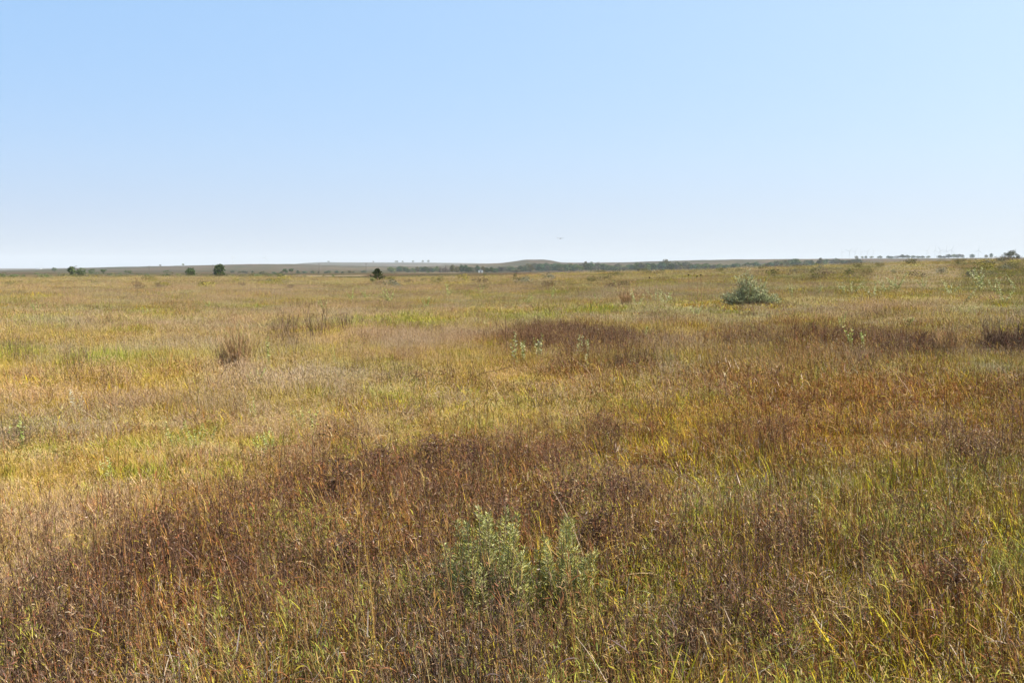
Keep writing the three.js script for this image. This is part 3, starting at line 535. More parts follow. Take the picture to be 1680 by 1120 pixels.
// single dead stalks, sticks and arched straws
function arc(pts3, r0, r1, col) { const c = new THREE.CatmullRomCurve3(pts3), n = 14, m = new Mesher(), out = []; for (let k = 0; k <= n; k++) { const q = c.getPoint(k / n); out.push([q.x, q.y, q.z, lerp(r0, r1, k / n)]); } m.stalk(out, col, 5); return m; }
function stalkThing(name, label, category, group, col, pts, r0 = 0.003, r1 = 0.0015) { // pts: [column, row, metres nearer (-) or farther (+) than the foot]; first is the foot
  const f = G(pts[0][0], pts[0][1]), d0 = rOf(f);
  const P = pts.map(([u, v, dd = 0], i) => { if (!i) return new THREE.Vector3(0, -0.01, 0); const ray = pixelRay(u, v), t = (d0 + dd) / Math.hypot(ray.x, ray.z); return new THREE.Vector3(ray.x * t, EYE + ray.y * t, ray.z * t).sub(f); });
  const o = thing(name, label, category, group);
  part('stem', arc(P, r0, r1, col).geo(), stemMat, o); o.position.copy(f); return [o, P];
}
{
  const ST = [0.50, 0.36, 0.21], DK = [0.15, 0.085, 0.06], BR = [0.30, 0.17, 0.09], PALE = [0.62, 0.52, 0.38];
  const straws = 'pale straw coloured grass stem arching over the near russet grass', sg = 'arched straws in the near grass';
  const straw = (...p) => stalkThing('arched_straw', straws, 'grass stem', sg, ST, p, 0.0028, 0.0014);
  straw([130, 1010], [150, 940, -0.1], [172, 910, -0.15], [188, 915, -0.2], [200, 935, -0.25]); straw([5, 1010], [8, 950], [20, 932, -0.05], [32, 965, -0.1]); straw([455, 860], [462, 815], [475, 801, -0.1], [488, 806, -0.15]);
  straw([530, 960], [510, 915], [495, 893, -0.1], [480, 884, -0.2]); straw([520, 905], [535, 885], [552, 880, -0.1], [575, 889, -0.15]); straw([560, 990], [525, 938], [500, 922, -0.1], [484, 921, -0.2]);
  straw([592, 930], [590, 870], [580, 850, -0.1], [562, 850, -0.2]); straw([605, 900], [615, 870], [630, 858, -0.1], [650, 852, -0.2]); straw([640, 745], [635, 716], [622, 715, -0.1], [612, 725, -0.15]);
  straw([690, 800], [700, 775], [690, 765, -0.1], [675, 762, -0.2]); straw([710, 840], [705, 805], [690, 775, -0.1], [672, 764, -0.2]); straw([1235, 1000], [1225, 965], [1200, 957, -0.1], [1165, 965, -0.2]);
  straw([395, 900], [372, 880], [358, 862, -0.1], [345, 860, -0.2]); straw([1110, 1000], [1090, 950], [1060, 940, -0.1], [1030, 942, -0.2]); straw([330, 800], [303, 830], [302, 802, -0.1], [290, 803, -0.2]); straw([850, 1000], [870, 1020], [910, 1022, -0.1], [945, 1010, -0.15]);
  stalkThing('dead_branch', 'long straight brown branch lying across the grass below the larger sagebrush', 'branch', null, [0.34, 0.22, 0.13], [[684, 1062], [686, 1021, -0.05], [740, 1024, -0.08], [792, 1027, -0.1]], 0.0055, 0.004);
  stalkThing('dead_branch', 'bleached pale stick slanting up from the lying brown branch', 'branch', null, PALE, [[800, 1060], [806, 1024, -0.1], [822, 1000, -0.12], [836, 976, -0.15]], 0.0045, 0.003);
  stalkThing('dead_branch', 'dark slanting twig in the russet grass left of the larger sagebrush', 'branch', null, DK, [[660, 880], [680, 842, -0.1], [697, 810, -0.1], [706, 782, -0.1]], 0.004, 0.002);
  stalkThing('dead_branch', 'short dark reddish stick half buried in the grass right of the smaller sagebrush', 'branch', null, [0.19, 0.085, 0.05], [[990, 1040], [995, 1005, -0.1], [1015, 992, -0.1], [1032, 984, -0.1]], 0.006, 0.004);
  stalkThing('dead_branch', 'dark straight stick with lost leaves standing upright by the russet clump', 'branch', null, DK, [[833, 588], [830, 555], [830, 535], [829, 518]], 0.008, 0.005);
  stalkThing('dead_branch', 'thin dark branch lying towards the silvery forbs in the meadow', 'branch', null, DK, [[765, 628], [785, 614], [810, 608], [838, 602]], 0.006, 0.004);
  stalkThing('dead_branch', 'dark dead stalk leaning left out of the isolated grass bunch', 'branch', null, DK, [[350, 640], [365, 612], [372, 602]], 0.009, 0.006);
  stalkThing('dead_branch', 'dark thick stalk crossing the isolated grass bunch', 'branch', null, DK, [[358, 600], [366, 588], [376, 576]], 0.010, 0.008);
  stalkThing('dead_branch', 'thin brown branch lying below the green forbs beside the grass bunch', 'branch', null, BR, [[432, 640], [445, 634], [460, 628]], 0.007, 0.004);
  stalkThing('dead_branch', 'short dark twig lying on the slope above the russet grass', 'branch', null, DK, [[1272, 596], [1284, 586], [1299, 578]], 0.010, 0.005);
  stalkThing('dead_stalk', 'tall dark upright stalk rising at the edge of the russet grass', 'stalk', null, DK, [[514, 840], [513, 780], [513, 720], [513, 712]], 0.0035, 0.0025);
  stalkThing('dead_branch', 'brown stem bowed sideways from the tall dark stalk', 'branch', null, [0.34, 0.19, 0.09], [[440, 775], [442, 736], [480, 731], [500, 725], [515, 712], [528, 702]], 0.004, 0.0025);
  // sunflower stalks with dark dry heads
  const heads = [[1066, 500, 455], [1130, 500, 451], [1144, 498, 453], [1150, 498, 451]], near = [[535, 790, 696], [541, 800, 702], [524, 800, 712], [531, 800, 712], [551, 800, 707], [593, 800, 710], [583, 790, 716]];
  for (const [list, label, group, r] of [[heads, 'dry sunflower stalk with one black seed head above the far slope', 'sunflower stalks on the far slope', 0.042], [near, 'thin dry stalk topped by a small dark seed head at the russet grass edge', 'seed heads at the grass edge', 0.007]]) for (const [u, v, top] of list) {
    const [o, P] = stalkThing('seed_head_stalk', label, 'seed head', group, BR, [[u + 1.5, v], [u + 0.5, (v + top) / 2], [u, top]], r * 0.25, r * 0.18);
    const m = new Mesher(), e = P[P.length - 1]; m.ball([e.x, e.y, e.z], r, [0.03, 0.022, 0.018], 0.8); part('seed_head', m.geo(), stemMat, o);
  }
  reseed(31);
  const up = 'thin dark upright grass stalk standing taller than the grass round it';
  for (let k = 0; k < 70; k++) { const u = rr(20, 1660), t = rnd(), v = lerp(700, 1090, t), h = lerp(60, 130, t) * rr(0.7, 1.1); if (v < 720 && u > 900) continue; stalkThing('upright_stalk', up, 'grass stalk', 'tall dark stalks through the grass', jitter(rnd() < 0.6 ? DK : BR, 0.2), [[u, v], [u + gauss() * 8, v - h * 0.55], [u + gauss() * 18, v - h]], 0.0018, 0.001); }
}

// ---------------------------------------------------------------- distant shrubs, cedar, trees
function shrubCrown(W, H, n, leaf, cols, base = 0.05, top = 0.75) { // leaf faces through a lumpy dome
  const m = new Mesher(), lumps = [];
  for (let k = 0; k < 9; k++) { const a = rnd() * 6.283, d = Math.sqrt(rnd()) * 0.62; lumps.push([Math.cos(a) * d * W, H * lerp(0.3, top, rnd()) * (1 - 0.35 * d), Math.sin(a) * d * W, rr(0.26, 0.42)]); }
  for (let k = 0; k < n; k++) {
    const L = lumps[k % lumps.length], a = rnd() * 6.283, c = rr(-1, 1), s = Math.sqrt(1 - c * c), q = Math.cbrt(rr(0.25, 1));
    const p = [L[0] + Math.cos(a) * s * q * L[3] * W, Math.max(base * H, L[1] + c * q * L[3] * H), L[2] + Math.sin(a) * s * q * L[3] * W];
    const b = rnd() * 6.283, e = rr(-0.6, 1.2); m.leaf(p, [Math.cos(b) * Math.cos(e), Math.sin(e), Math.sin(b) * Math.cos(e)], leaf * rr(0.6, 1.3), leaf * rr(0.35, 0.7), jitter(pick(cols), 0.22), rnd() * 6.283);
  }
  return m.geo();
}
const GREENS = [[4, [0.085, 0.125, 0.042]], [3, [0.11, 0.15, 0.05]], [2, [0.065, 0.095, 0.04]], [1, [0.15, 0.165, 0.06]]];
const OLIVE = [[4, [0.15, 0.14, 0.055]], [3, [0.19, 0.165, 0.06]], [2, [0.10, 0.10, 0.045]]], YOLK = [[4, [0.30, 0.27, 0.06]], [3, [0.36, 0.30, 0.07]], [2, [0.22, 0.20, 0.06]]];
const BROWNS = [[3, [0.17, 0.12, 0.075]], [3, [0.22, 0.16, 0.10]], [2, [0.13, 0.095, 0.065]]], GREY = [[3, [0.20, 0.20, 0.14]], [2, [0.15, 0.155, 0.10]], [2, [0.26, 0.255, 0.18]]], DARKG = [[4, [0.055, 0.082, 0.03]], [3, [0.075, 0.105, 0.038]], [2, [0.10, 0.115, 0.04]]];
function branches(H, W, n, r, col) { const m = new Mesher(); for (let k = 0; k < n; k++) { const a = rnd() * 6.283, d = rr(0.2, 0.7); m.stalk([[0, -0.05, 0, r], [Math.cos(a) * d * W * 0.4, H * 0.35, Math.sin(a) * d * W * 0.4, r * 0.7], [Math.cos(a) * d * W, H * rr(0.6, 0.85), Math.sin(a) * d * W, r * 0.25]], jitter(col, 0.15), 5); } return m.geo(); }
function bush(label, group, u, v, wpx, hpx, cols, dist, name = 'shrub') {
  const p = dist ? onBearing(u, dist) : G(u, v), d = rOf(p), o = thing(name, label, 'shrub', group), W = metres(wpx, d) / 2, H = metres(hpx, d);
  part('branches', branches(H, W, 5, H * 0.02, [0.14, 0.11, 0.08]), stemMat, o);
  part('foliage', shrubCrown(W, H, 420, Math.max(0.05, H * 0.11), cols), leafMat, o);
  place(o, p, 0, H * 0.04); return o;
}
reseed(2024);
for (const [u, v, w, h, c, label] of [
  [222, 468, 18, 10, BROWNS, 'low brown rounded shrub in the pasture below the dark hill shrub'], [228, 475, 30, 13, BROWNS, 'wider purplish brown shrub in front of the low brown shrub'], [260, 474, 26, 12, BROWNS, 'brown shrub at the edge of the pinkish grass strip'],
  [152, 468, 22, 10, OLIVE, 'olive brown mound shaped shrub on the plain'], [16, 470, 18, 10, OLIVE, 'olive shrub on the plain near the pale mast building'], [386, 464, 26, 11, YOLK, 'yellow olive shrub on the rise beside the dark leafy tree'], [395, 472, 24, 11, BROWNS, 'tan brown shrub in front of the yellow olive shrub'], [476, 474, 16, 9, BROWNS, 'small tan shrub in the pinkish grass'],
  [762, 463, 34, 17, YOLK, 'large yellow green shrub in front of the dark grove'], [830, 464, 20, 10, YOLK, 'bright yellow low shrub beside the large yellow green shrub'], [845, 456, 10, 10, OLIVE, 'small round olive shrub above the bright yellow shrub'],
  [795, 453, 9, 5, DARKG, 'small dark mound of brush before the white shed'], [1340, 460, 30, 14, OLIVE, 'spreading olive shrub on the right slope'], [1393, 452, 18, 12, DARKG, 'dark green ragged shrub below the turbines'], [1262, 454, 12, 9, YOLK, 'small yellowish shrub beside the tall grey green sagebrush'],
  [1545, 449, 22, 13, GREY, 'grey green rounded shrub on the right slope'], [1592, 456, 18, 13, GREY, 'pale green dome shaped shrub on the right slope'], [1572, 434, 8, 6, DARKG, 'dark small bush under the ridge'], [1660, 441, 34, 12, OLIVE, 'broad olive shrub under the lone open crowned tree'], [1618, 433, 16, 7, GREY, 'low dark grey green shrub along the right rise'], [1632, 434, 14, 6, GREY, 'second low grey green shrub along the right rise'], [1186, 450, 10, 8, YOLK, 'yellowish shrub below the creek trees'], [1466, 449, 14, 8, GREY, 'grey shrub at the pale stubble strip'], [1445, 438, 22, 9, OLIVE, 'olive scrub mound above the pale stubble strip'], [1408, 440, 20, 10, OLIVE, 'olive scrub mound between the slope and the far fields'],
]) bush(label, null, u, v, w, h, c);
{ // the small cedar and the pale shrub at its foot
  const p = G(619, 463), d = rOf(p), o = thing('cedar_tree', 'small dark green conical cedar standing alone in the field', 'cedar'), H = metres(25, d), W = metres(12.5, d), m = new Mesher();
  for (let k = 0; k < 150; k++) {
    const t = Math.pow(rnd(), 0.8), a = rnd() * 6.283, y = 0.06 * H + t * H * 0.78, L = W * (1 - Math.pow(t, 1.1)) * rr(0.55, 1.1) + 0.1 * W;
    for (let q = 0; q < 14; q++) { const f = rr(0.15, 1), b = a + gauss() * 0.6, e = rr(0.3, 1.3); m.leaf([Math.cos(a) * L * f + gauss() * 0.04, y + L * f * 0.5 + gauss() * 0.05, Math.sin(a) * L * f + gauss() * 0.04], [Math.cos(b) * Math.cos(e), Math.sin(e), Math.sin(b) * Math.cos(e)], rr(0.12, 0.24), rr(0.05, 0.09), jitter(pick([[4, [0.045, 0.062, 0.022]], [3, [0.065, 0.08, 0.028]], [1.4, [0.11, 0.115, 0.035]]])), rnd() * 6); }
  }
  const tr = new Mesher(); tr.stalk([[0, -0.1, 0, 0.07], [0.02, H * 0.5, 0, 0.045], [0, H * 0.97, 0, 0.012]], [0.16, 0.11, 0.08], 7);
  part('trunk', tr.geo(), stemMat, o); part('crown', m.geo(), leafMat, o); place(o, p);
  const q = thing('shrub', 'pale yellow green upright shrub at the foot of the cedar', 'shrub'), g = G(611, 465);
  sage(q, metres(7, rOf(g)), metres(11, rOf(g)), 40, 40, 0.14, 0.04, [[3, [0.36, 0.36, 0.16]], [2, [0.28, 0.29, 0.12]]]); place(q, g);
}
function tree(name, label, group, H, W, cols, o2 = {}) { // base at 0: trunk with limbs, crown of leaf faces in clumps
  const o = thing(name, label, 'tree', group), tr = new Mesher(), m = new Mesher(), clear = o2.clear ?? 0.18, clumps = o2.clumps ?? 26, per = o2.per ?? 46, lf = (o2.leaf ?? 0.075) * H;
  const TR = o2.bark ?? [0.13, 0.105, 0.08];
  tr.stalk([[0, -0.2, 0, H * 0.03], [0.01 * H, H * clear, 0, H * 0.022], [0, H * 0.55, 0.01 * H, H * 0.013], [0, H * 0.85, 0, H * 0.004]], TR, 7);
  for (let k = 0; k < clumps; k++) {
    const a = rnd() * 6.283, c = rr(-0.8, 1), s = Math.sqrt(Math.max(0, 1 - c * c)), q = Math.cbrt(rr(0.2, 1)) * rr(0.72, 1.02);
    const cx = Math.cos(a) * s * q * W * 0.42, cz = Math.sin(a) * s * q * W * 0.42, cy = H * (clear + (1 - clear) * (0.47 + 0.44 * c * q)), R = H * rr(0.07, 0.15) * (o2.lump ?? 1);
    if (k % 3 === 0) { const y0 = Math.min(cy * 0.8, H * rr(clear * 0.8, 0.5)); tr.stalk([[0, y0, 0, H * 0.012], [cx * 0.5, lerp(y0, cy, 0.6), cz * 0.5, H * 0.008], [cx, cy, cz, H * 0.003]], TR, 5); }
    const tint = rr(0.75, 1.25);
    for (let n = 0; n < per; n++) {
      const b = rnd() * 6.283, e = rr(-1, 1), g = Math.sqrt(1 - e * e), f = Math.cbrt(rr(0.1, 1)) * R, bb = rnd() * 6.283, ee = rr(-1, 0.9);
      m.leaf([cx + Math.cos(b) * g * f * 1.2, cy + e * f * 0.85, cz + Math.sin(b) * g * f * 1.2], [Math.cos(bb) * Math.cos(ee), Math.sin(ee), Math.sin(bb) * Math.cos(ee)], lf * rr(0.6, 1.2), lf * rr(0.4, 0.8), jitter(pick(cols), 0.2).map((x) => x * tint), rnd() * 6.283);
    }
  }
  part('trunk', tr.geo(), stemMat, o); part('crown', m.geo(), leafMat, o); return o;
}
reseed(808);
for (const [u, v, w, h, dist, cols, label, extra] of [
  [361, 456, 21, 26, 390, DARKG, 'dark leafy tree standing alone before the long hill', { clear: 0.06, clumps: 60, per: 40, lump: 0.75 }],
  [313, 454, 19, 17, 400, GREENS, 'broad grey green tree with a gap under its crown beside the dark leafy tree', { clear: 0.08, clumps: 54, per: 34, lump: 0.75 }],
  [119, 456, 14, 19, 480, GREENS, 'bushy blue green tree next to the utility pole', { clear: 0.0, clumps: 50, per: 36, lump: 0.8 }],
  [131, 456, 13, 13, 470, DARKG, 'low dark bush tree on the other side of the utility pole', { clear: 0.0, clumps: 36 }],
  [136, 448, 15, 10, 700, GREENS, 'flat topped distant tree behind the low dark bush tree', {}],
  [151, 449, 14, 9, 800, GREENS, 'hazy round tree on the plain between utility poles', {}],
  [171, 449, 12, 9, 800, GREENS, 'hazy dark tree on the plain below the hill foot', {}],
  [211, 449, 16, 7, 900, GREENS, 'wide low hazy tree on the plain', {}],
  [275, 450, 18, 7, 850, GREENS, 'flat spreading hazy tree left of the broad grey green tree', { clear: 0.08 }],
  [468, 449, 9, 10, 900, GREENS, 'left tree of a hazy pair on the far pasture', {}],
  [478, 449, 10, 10, 900, GREENS, 'right tree of a hazy pair on the far pasture', {}],
  [1656, 436, 32, 25, 300, GREY, 'lone open crowned grey green tree on the right rise', { clear: 0.1, clumps: 46, per: 40, leaf: 0.055, lump: 0.8 }],
  [228, 454, 14, 7, 420, DARKG, 'dark green low tree beside the middle utility pole', { clear: 0.03 }],
  [90, 443, 8, 5, 1500, GREENS, 'small hazy tree beside the pale mast building', {}],
]) { const p = onBearing(u, dist), rowFoot = v, foot = EYE + (HORIZON - rowFoot) / FPX * dist; const o = tree('tree', label, null, metres(h, dist) + Math.max(0, foot - p.y), metres(w, dist), cols, extra); place(o, p, rnd() * 6); }

{ // grove by the white shed, creek tree line, hill trees: a few shapes, each tree its own copy
  const shapes = [];
  for (let k = 0; k < 6; k++) shapes.push(null);
  const first = {};
  function creek(label, group, name, u, dist, wpx, hpx, kind) {
    const H = metres(hpx, dist), W = metres(wpx, dist), key = kind;
    let o;
    if (!first[key]) { reseed(60 + Object.keys(first).length * 7); o = first[key] = tree(name, label, group, 10, 10, [GREENS, DARKG, [[4, [0.13, 0.175, 0.055]], [2, [0.17, 0.20, 0.07]]], OLIVE, [[4, [0.085, 0.14, 0.07]], [2, [0.12, 0.17, 0.09]]], [[3, [0.16, 0.15, 0.10]], [2, [0.10, 0.12, 0.06]]]][kind], { clear: [0.02, 0.04, 0.08, 0.02, 0.0, 0.05][kind], clumps: [36, 40, 30, 34, 38, 30][kind], leaf: 0.085 }); }
    else o = copy(first[key], name, label, 'tree', group);
    o.scale.set(W / 10, H / 10, W / 10); return place(o, onBearing(u, dist), hash2(u * 7 | 0, kind) * 6.283, 0.3);
  }
  reseed(71);
  const S = [];
  for (let u = 640; u < 722; u += 6.5) S.push(['rounded bluish green tree in the thicket between the cedar and the grove', 'trees between the cedar and the grove', 'creek_tree', u + rr(-2, 2), rr(1350, 1500), rr(10, 15), rr(8, 13), rnd() * 6 | 0]);
  for (const [u, h] of [[743, 15], [750, 12], [757, 15], [764, 14], [770, 11], [776, 12], [783, 13], [792, 12], [799, 10], [806, 11], [813, 9]]) S.push(['dark green tree in the dense grove behind the white shed', 'grove behind the white shed', 'grove_tree', u, rr(1010, 1080), rr(10, 14), h, [1, 3, 5, 0, 1, 4][rnd() * 6 | 0]]);
  for (let u = 822; u < 1350; u += 4.2) { if (vnoise(u * 0.045 + 3, 9) < 0.06) continue; const bump = 0.72 + 0.7 * vnoise(u * 0.04, 4); S.push(['green deciduous tree in the long tree line along the creek', 'tree line along the creek', 'creek_tree', u + rr(-2.5, 2.5), rr(1330, 1620), rr(12, 21), rr(8, 15.5) * bump * (u > 980 ? 1.1 : 0.9), rnd() * 6 | 0]); }
  for (let u = 1270; u < 1412; u += 7) S.push(['hazy blue green tree in the hollow below the wind turbines', 'trees in the hollow below the turbines', 'creek_tree', u + rr(-3, 3), rr(1700, 1900), rr(11, 18), rr(8, 13), rnd() * 6 | 0]);
  for (let u = 1405; u < 1455; u += 8) S.push(['tiny tree on the skyline ridge below the turbines', 'small trees on the ridge skyline', 'ridge_tree', u + rr(-3, 3), 2950, rr(5, 8), rr(4, 6), rnd() * 6 | 0]);
  for (const [u, w, h] of [[1460, 12, 5], [1470, 12, 6], [1479, 10, 8], [1487, 11, 7], [1497, 10, 6], [1505, 10, 5], [1512, 9, 5], [1522, 8, 5], [1540, 11, 6], [1547, 9, 5], [1555, 11, 8], [1563, 12, 8], [1570, 10, 9], [1577, 7, 8], [1593, 9, 8], [1616, 7, 6], [1624, 6, 9]]) S.push(['dark tree standing against the sky on the right hand ridge', 'trees on the right hand ridge', 'ridge_tree', u, 2940, w, h * 0.85, rnd() * 6 | 0]);
  for (const [u, h] of [[264, 3.5], [301, 4], [540, 3], [613, 3], [652, 4], [661, 3.5], [678, 4], [539, 3], [694, 4.5], [703, 5], [650, 4]]) S.push(['tiny lone tree dotted on the far hill crest', 'lone trees on the far hills', 'hill_tree', u, u < 400 ? 2950 : 6900, h * 1.2, h, rnd() * 6 | 0]);
  for (let k = 0; k < 26; k++) S.push(['low hazy tree in the broken row below the long hill', 'broken row of trees at the hill foot', 'creek_tree', lerp(375, 625, (k + rnd()) / 26), rr(1300, 1500), rr(5, 11), rr(3, 5.5), rnd() * 6 | 0]);
  const LOOK = ['rounded mid green', 'dense dark green', 'light yellow green', 'olive brown', 'bluish green', 'thin greyish'];
  for (const a of S) creek(LOOK[a[7]] + ' ' + a[0].replace(/^(rounded bluish green|dark green|green deciduous|hazy blue green|dark|tiny lone|tiny|low hazy) /, (m, q) => ({ 'tiny lone': 'tiny lone ', tiny: 'tiny ', 'low hazy': 'low hazy ' })[q] ?? ''), ...a.slice(1));
  reseed(15);
  // bare pale trunks of the dead trees in the grove
  for (const u of [721, 723, 725.5, 727.5, 730, 732, 734.5, 737]) {
    const d = 1000, o = thing('bare_tree', 'leafless dark trunk of a dead tree at the end of the grove', 'tree', 'dead trees at the end of the grove'), H = metres(rr(6, 14), d), m = new Mesher();
    m.stalk([[0, -0.3, 0, 0.2], [rr(-0.4, 0.4), H * 0.5, 0, 0.14], [rr(-0.5, 0.5), H, 0, 0.05]], [0.10, 0.075, 0.07], 6); part('trunk', m.geo(), stemMat, o);
    const b = new Mesher(); for (let k = 0; k < 34; k++) { const y = H * rr(0.08, 0.85), a = rnd() * 6.283, L = H * rr(0.12, 0.3); b.stalk([[0, y, 0, 0.1], [Math.cos(a) * L * 0.5, y + L * 0.5, Math.sin(a) * L * 0.5, 0.07], [Math.cos(a) * L, y + L * 1.1, Math.sin(a) * L, 0.03]], [0.11, 0.085, 0.08], 4); } part('branches', b.geo(), stemMat, o);
    place(o, onBearing(u, d));
  }
}
{ // scattered far bushes on the plain
  reseed(303);
  const plainLabels = ['wide olive bush dotted over the hazy plain', 'dark green bush dotted over the hazy plain', 'lumpy olive bush dotted over the hazy plain', 'rounded dark green bush dotted over the hazy plain'], protos = [];
  for (let k = 0; k < 130; k++) {
    const u = rr(-20, 470), dist = 330 + 1100 * rnd() * rnd(), s = rr(0.8, 1.9);
    const label = plainLabels[k % 4]; let o; if (k < 4) { o = thing('plain_bush', label, 'bush', 'bushes over the plain'); part('foliage', shrubCrown(1, 1, 260, 0.16, k % 2 ? GREENS : OLIVE), leafMat, o); protos.push(o); } else o = copy(protos[k % 4], 'plain_bush', label, 'bush', 'bushes over the plain');
    o.scale.set(s * rr(1.1, 3.2), s, s * rr(0.9, 1.6)); place(o, onBearing(u, dist), rnd() * 6, 0.1);
  }
  for (const [u, dist] of [[484, 560], [501, 430], [532, 470], [547, 420], [515, 1300], [681, 900], [648, 1100], [703, 900], [977, 700], [969, 650], [948, 620], [1099, 700], [1130, 520], [1350, 300], [1360, 300], [1372, 310], [1375, 330], [1004, 600], [1310, 420], [1326, 400]]) { const s = rr(0.8, 1.5) * dist / 550, o = copy(protos[u % 4], 'field_bush', 'small dark bush dotted over the middle field before the tree line', 'bush', 'bushes over the middle field'); o.scale.set(s * 1.1, s, s); place(o, onBearing(u, dist), rnd() * 6, 0.1); }
  const scrubLabels = ['low olive scrub bush', 'low yellow green scrub bush', 'low brown scrub bush', 'low grey green scrub bush', 'low dull olive scrub mound'].map((q) => q + ' along the crest of the near field'), sp = [];
  for (let k = 0; k < 84; k++) {
    const u = rr(-10, 1690), p = onBearing(u, rr(80, 215)), s = rr(0.4, 1.0), scrubLabel = scrubLabels[k % 5]; let o;
    if (k < 5) { o = thing('crest_scrub', scrubLabel, 'scrub', 'scrub along the crest'); part('foliage', shrubCrown(1, 1, 420, 0.12, [OLIVE, YOLK, BROWNS, GREY, OLIVE][k]), leafMat, o); sp.push(o); } else o = copy(sp[k % 5], 'crest_scrub', scrubLabel, 'scrub', 'scrub along the crest');
    o.scale.set(s * rr(1, 2.2), s, s * rr(1, 1.8)); place(o, p, rnd() * 6, 0.06);
  }
}

// ---------------------------------------------------------------- poles, posts, shed, masts, turbines, bird
const woodMat = std({ color: rgb([0.13, 0.105, 0.085]) }), whiteMat = std({ color: rgb([0.75, 0.74, 0.70]), roughness: 0.6 }), darkMat = std({ color: rgb([0.05, 0.045, 0.045]) }), roofMat = std({ color: rgb([0.28, 0.28, 0.30]), roughness: 0.5 }), turbineMat = std({ color: rgb([0.55, 0.56, 0.58]), roughness: 0.5 }), steelMat = std({ color: rgb([0.45, 0.46, 0.48]), roughness: 0.5 });
const box = (w, h, d, x = 0, y = 0, z = 0) => new THREE.BoxGeometry(w, h, d).translate(x, y, z);
{
  let proto;
  for (const [u, dist, h, label] of [[126, 880, 7.4, 'wooden utility pole beside the bushy blue green tree'], [246, 880, 7.2, 'wooden utility pole standing on the plain beside the dark green low tree'], [350, 900, 8.6, 'wooden utility pole against the dark leafy tree'], [524, 900, 9, 'thin wooden utility pole on the pale bare strip'], [601, 900, 9.6, 'wooden utility pole with crossarm behind the cedar']]) {
    let o; if (!proto) { proto = o = thing('utility_pole', label, 'pole', 'utility poles across the plain'); part('post', new THREE.CylinderGeometry(0.11, 0.16, 1, 8).translate(0, 0.5, 0), woodMat, o).scale.set(1, 9, 1); part('crossarm', box(2.4, 0.14, 0.12, 0, 8.3, 0.16), woodMat, o); for (const x of [-1.1, -0.4, 0.4, 1.1]) part('insulator', new THREE.CylinderGeometry(0.05, 0.07, 0.2, 8).translate(x, 8.47, 0.16), darkMat, o); }
    else o = copy(proto, 'utility_pole', label, 'pole', 'utility poles across the plain');
    o.scale.set(1, h / 9, 1); place(o, onBearing(u, dist), 0.5);
  }
  let post;
  for (const [u, dist] of [[1010, 520], [1016, 520], [1047, 500]]) { const l = 'dark upright post with ragged top in front of the creek trees'; let o; if (!post) { post = o = thing('field_post', l, 'post', 'posts before the creek trees'); part('post', new THREE.CylinderGeometry(0.16, 0.24, 1.9, 8).translate(0, 0.95, 0), darkMat, o); part('brace', box(0.14, 1.3, 0.14, 0, 0, 0).rotateZ(0.35).translate(0.34, 0.6, 0), darkMat, o); } else o = copy(post, 'field_post', l, 'post', 'posts before the creek trees'); place(o, onBearing(u, dist)); }
  // white shed by the grove
  const o = thing('white_shed', 'small white shed with a dark doorway at the edge of the grove', 'shed'), d = 990;
  part('wall', box(4.6, 2.3, 3, 0, 1.15, 0), whiteMat, o); part('door', box(0.9, 1.9, 0.1, 0.1, 0.95, 1.5), darkMat, o);
  const rf = new THREE.Shape([[-2.5, 0], [2.5, 0], [0, 0.7]].map((q) => new THREE.Vector2(...q))); part('roof', new THREE.ExtrudeGeometry(rf, { depth: 3.4, bevelEnabled: false }).translate(0, 2.31, -1.7), roofMat, o);
  place(o, onBearing(788.5, d), 0.1);
  const q = thing('pale_building', 'tiny pale building with flat roof below the two masts', 'building'); part('wall', box(22, 5, 14, 0, 2.5, 0), whiteMat, q); part('roof', box(22.8, 0.6, 14.8, 0, 5.31, 0), roofMat, q); place(q, onBearing(65, 5200));
  for (const [u, h] of [[67, 26], [70.5, 25]]) { const m = thing('mast', 'thin mast rising above the tiny pale building', 'mast', 'masts by the pale building'), g = []; for (const [x, z] of [[-1, -0.6], [1, -0.6], [0, 1.1]]) g.push(new THREE.CylinderGeometry(0.1, 0.14, h, 5).translate(x, h / 2, z)); part('tower', mergeGeometries(g), steelMat, m); for (let y = 2; y < h; y += 3) part('brace', new THREE.TorusGeometry(1.1, 0.08, 4, 3).rotateX(Math.PI / 2).translate(0, y, 0), steelMat, m); place(m, onBearing(u, 5150)); }
  // grey brush thicket by the pale bare ground
  const b = thing('brush_thicket', 'low long grey brush thicket beside the pale bare ground', 'thicket'); reseed(8); part('branches', branches(4, 8, 40, 0.08, [0.2, 0.18, 0.16]), stemMat, b); part('foliage', shrubCrown(8, 3.6, 500, 0.5, [[3, [0.2, 0.19, 0.17]], [2, [0.15, 0.14, 0.12]]]), leafMat, b); place(b, onBearing(950, 980));
  // wind turbines
  let first;
  const bl = new THREE.Shape(); bl.moveTo(-0.9, 0); bl.lineTo(-1.6, 9); bl.lineTo(-0.3, 44); bl.lineTo(0.3, 44); bl.lineTo(1.5, 8); bl.lineTo(0.9, 0);
  const blade = new THREE.ExtrudeGeometry(bl, { depth: 0.6, bevelEnabled: true, bevelSize: 0.15, bevelThickness: 0.2, bevelSegments: 1 });
  reseed(5);
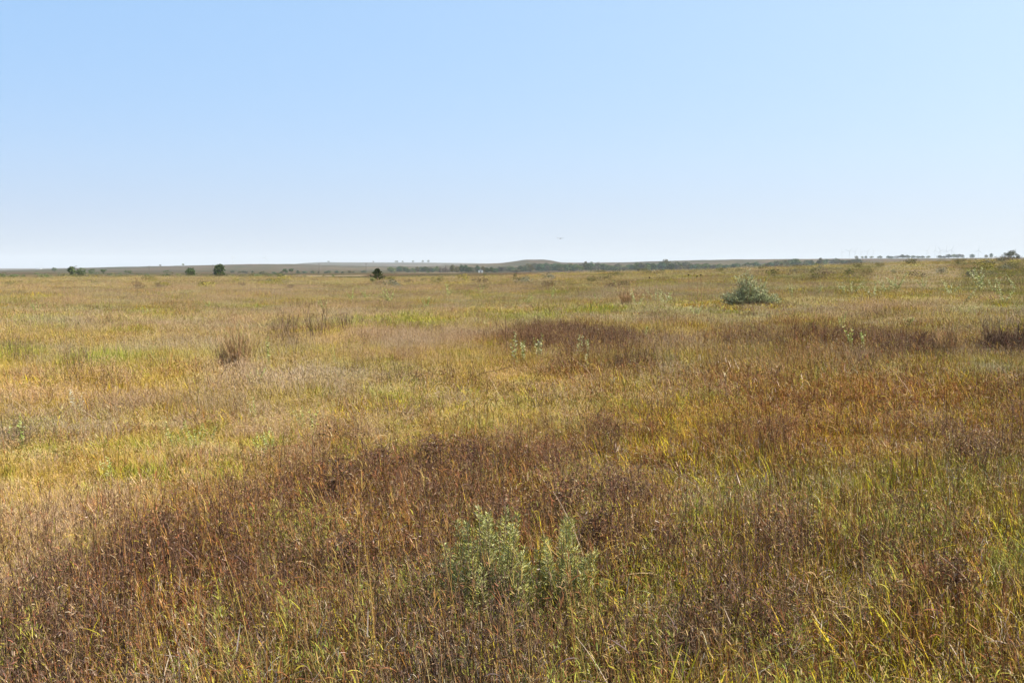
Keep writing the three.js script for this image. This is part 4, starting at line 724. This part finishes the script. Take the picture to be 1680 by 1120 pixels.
  for (const u of [1380, 1392, 1401, 1411, 1421, 1431, 1519, 1532, 1541, 1550, 1559, 1603, 383, 436]) {
    const west = u < 600, label = west ? 'faint white wind turbine far behind the long hill' : 'slender white wind turbine on the skyline behind the ridge', group = west ? 'faint turbines behind the long hill' : 'wind turbines behind the ridge', dist = rr(8600, 10400);
    let o; if (!first) { first = o = thing('wind_turbine', label, 'turbine', group); part('tower', new THREE.CylinderGeometry(1.1, 2.0, 84, 12).translate(0, 42, 0), turbineMat, o); part('nacelle', box(4, 4, 10, 0, 85.6, -1), turbineMat, o); const hub = part('hub', new THREE.SphereGeometry(2, 12, 8).translate(0, 85.6, 5.2), turbineMat, o); for (let k = 0; k < 3; k++) { const bb = part('blade', blade, turbineMat, hub); bb.position.set(0, 85.6, 5.2); bb.rotation.z = 0.4 + k * 2.0944; } }
    else { o = copy(first, 'wind_turbine', label, 'turbine', group); const hub = o.children.find((c) => c.name === 'hub'), s = rr(0, 2); hub.children.forEach((c, k) => { c.rotation.z = s + k * 2.0944; }); }
    const p = onBearing(u, dist); p.y = Math.max(p.y, EYE + (HORIZON - (west ? 437 : 428)) / FPX * dist) - 6; place(o, p, rr(-0.5, 0.5), 0); o.userData.label = label;
  }
  // soaring bird
  const bird = thing('soaring_bird', 'tiny dark bird gliding in the pale sky over the low hill', 'bird'), ray = pixelRay(919.5, 391), t = 190, bm = new Mesher();
  bm.stalk([[0, 0, -0.3, 0.005], [0, 0, -0.18, 0.06], [0, 0, 0.05, 0.07], [0, 0, 0.22, 0.03], [0, 0, 0.4, 0.05], [0, 0, 0.42, 0.005]], [0.06, 0.05, 0.045], 8); part('body', bm.geo(), stemMat, bird);
  for (const s of [-1, 1]) { const w = new THREE.Shape(); w.moveTo(0, -0.12); w.lineTo(0.4, -0.16); w.lineTo(0.72, -0.02); w.lineTo(0.7, 0.08); w.lineTo(0.35, 0.14); w.lineTo(0, 0.14); const g = new THREE.ExtrudeGeometry(w, { depth: 0.02, bevelEnabled: false }).rotateX(Math.PI / 2); if (s < 0) g.scale(-1, 1, 1); g.rotateZ(s * 0.12); part('wing', g, darkMat, bird); }
  bird.position.copy(ray).multiplyScalar(t); bird.position.y += EYE; bird.rotation.y = 0.3;
}

renderer.render(scene, camera);
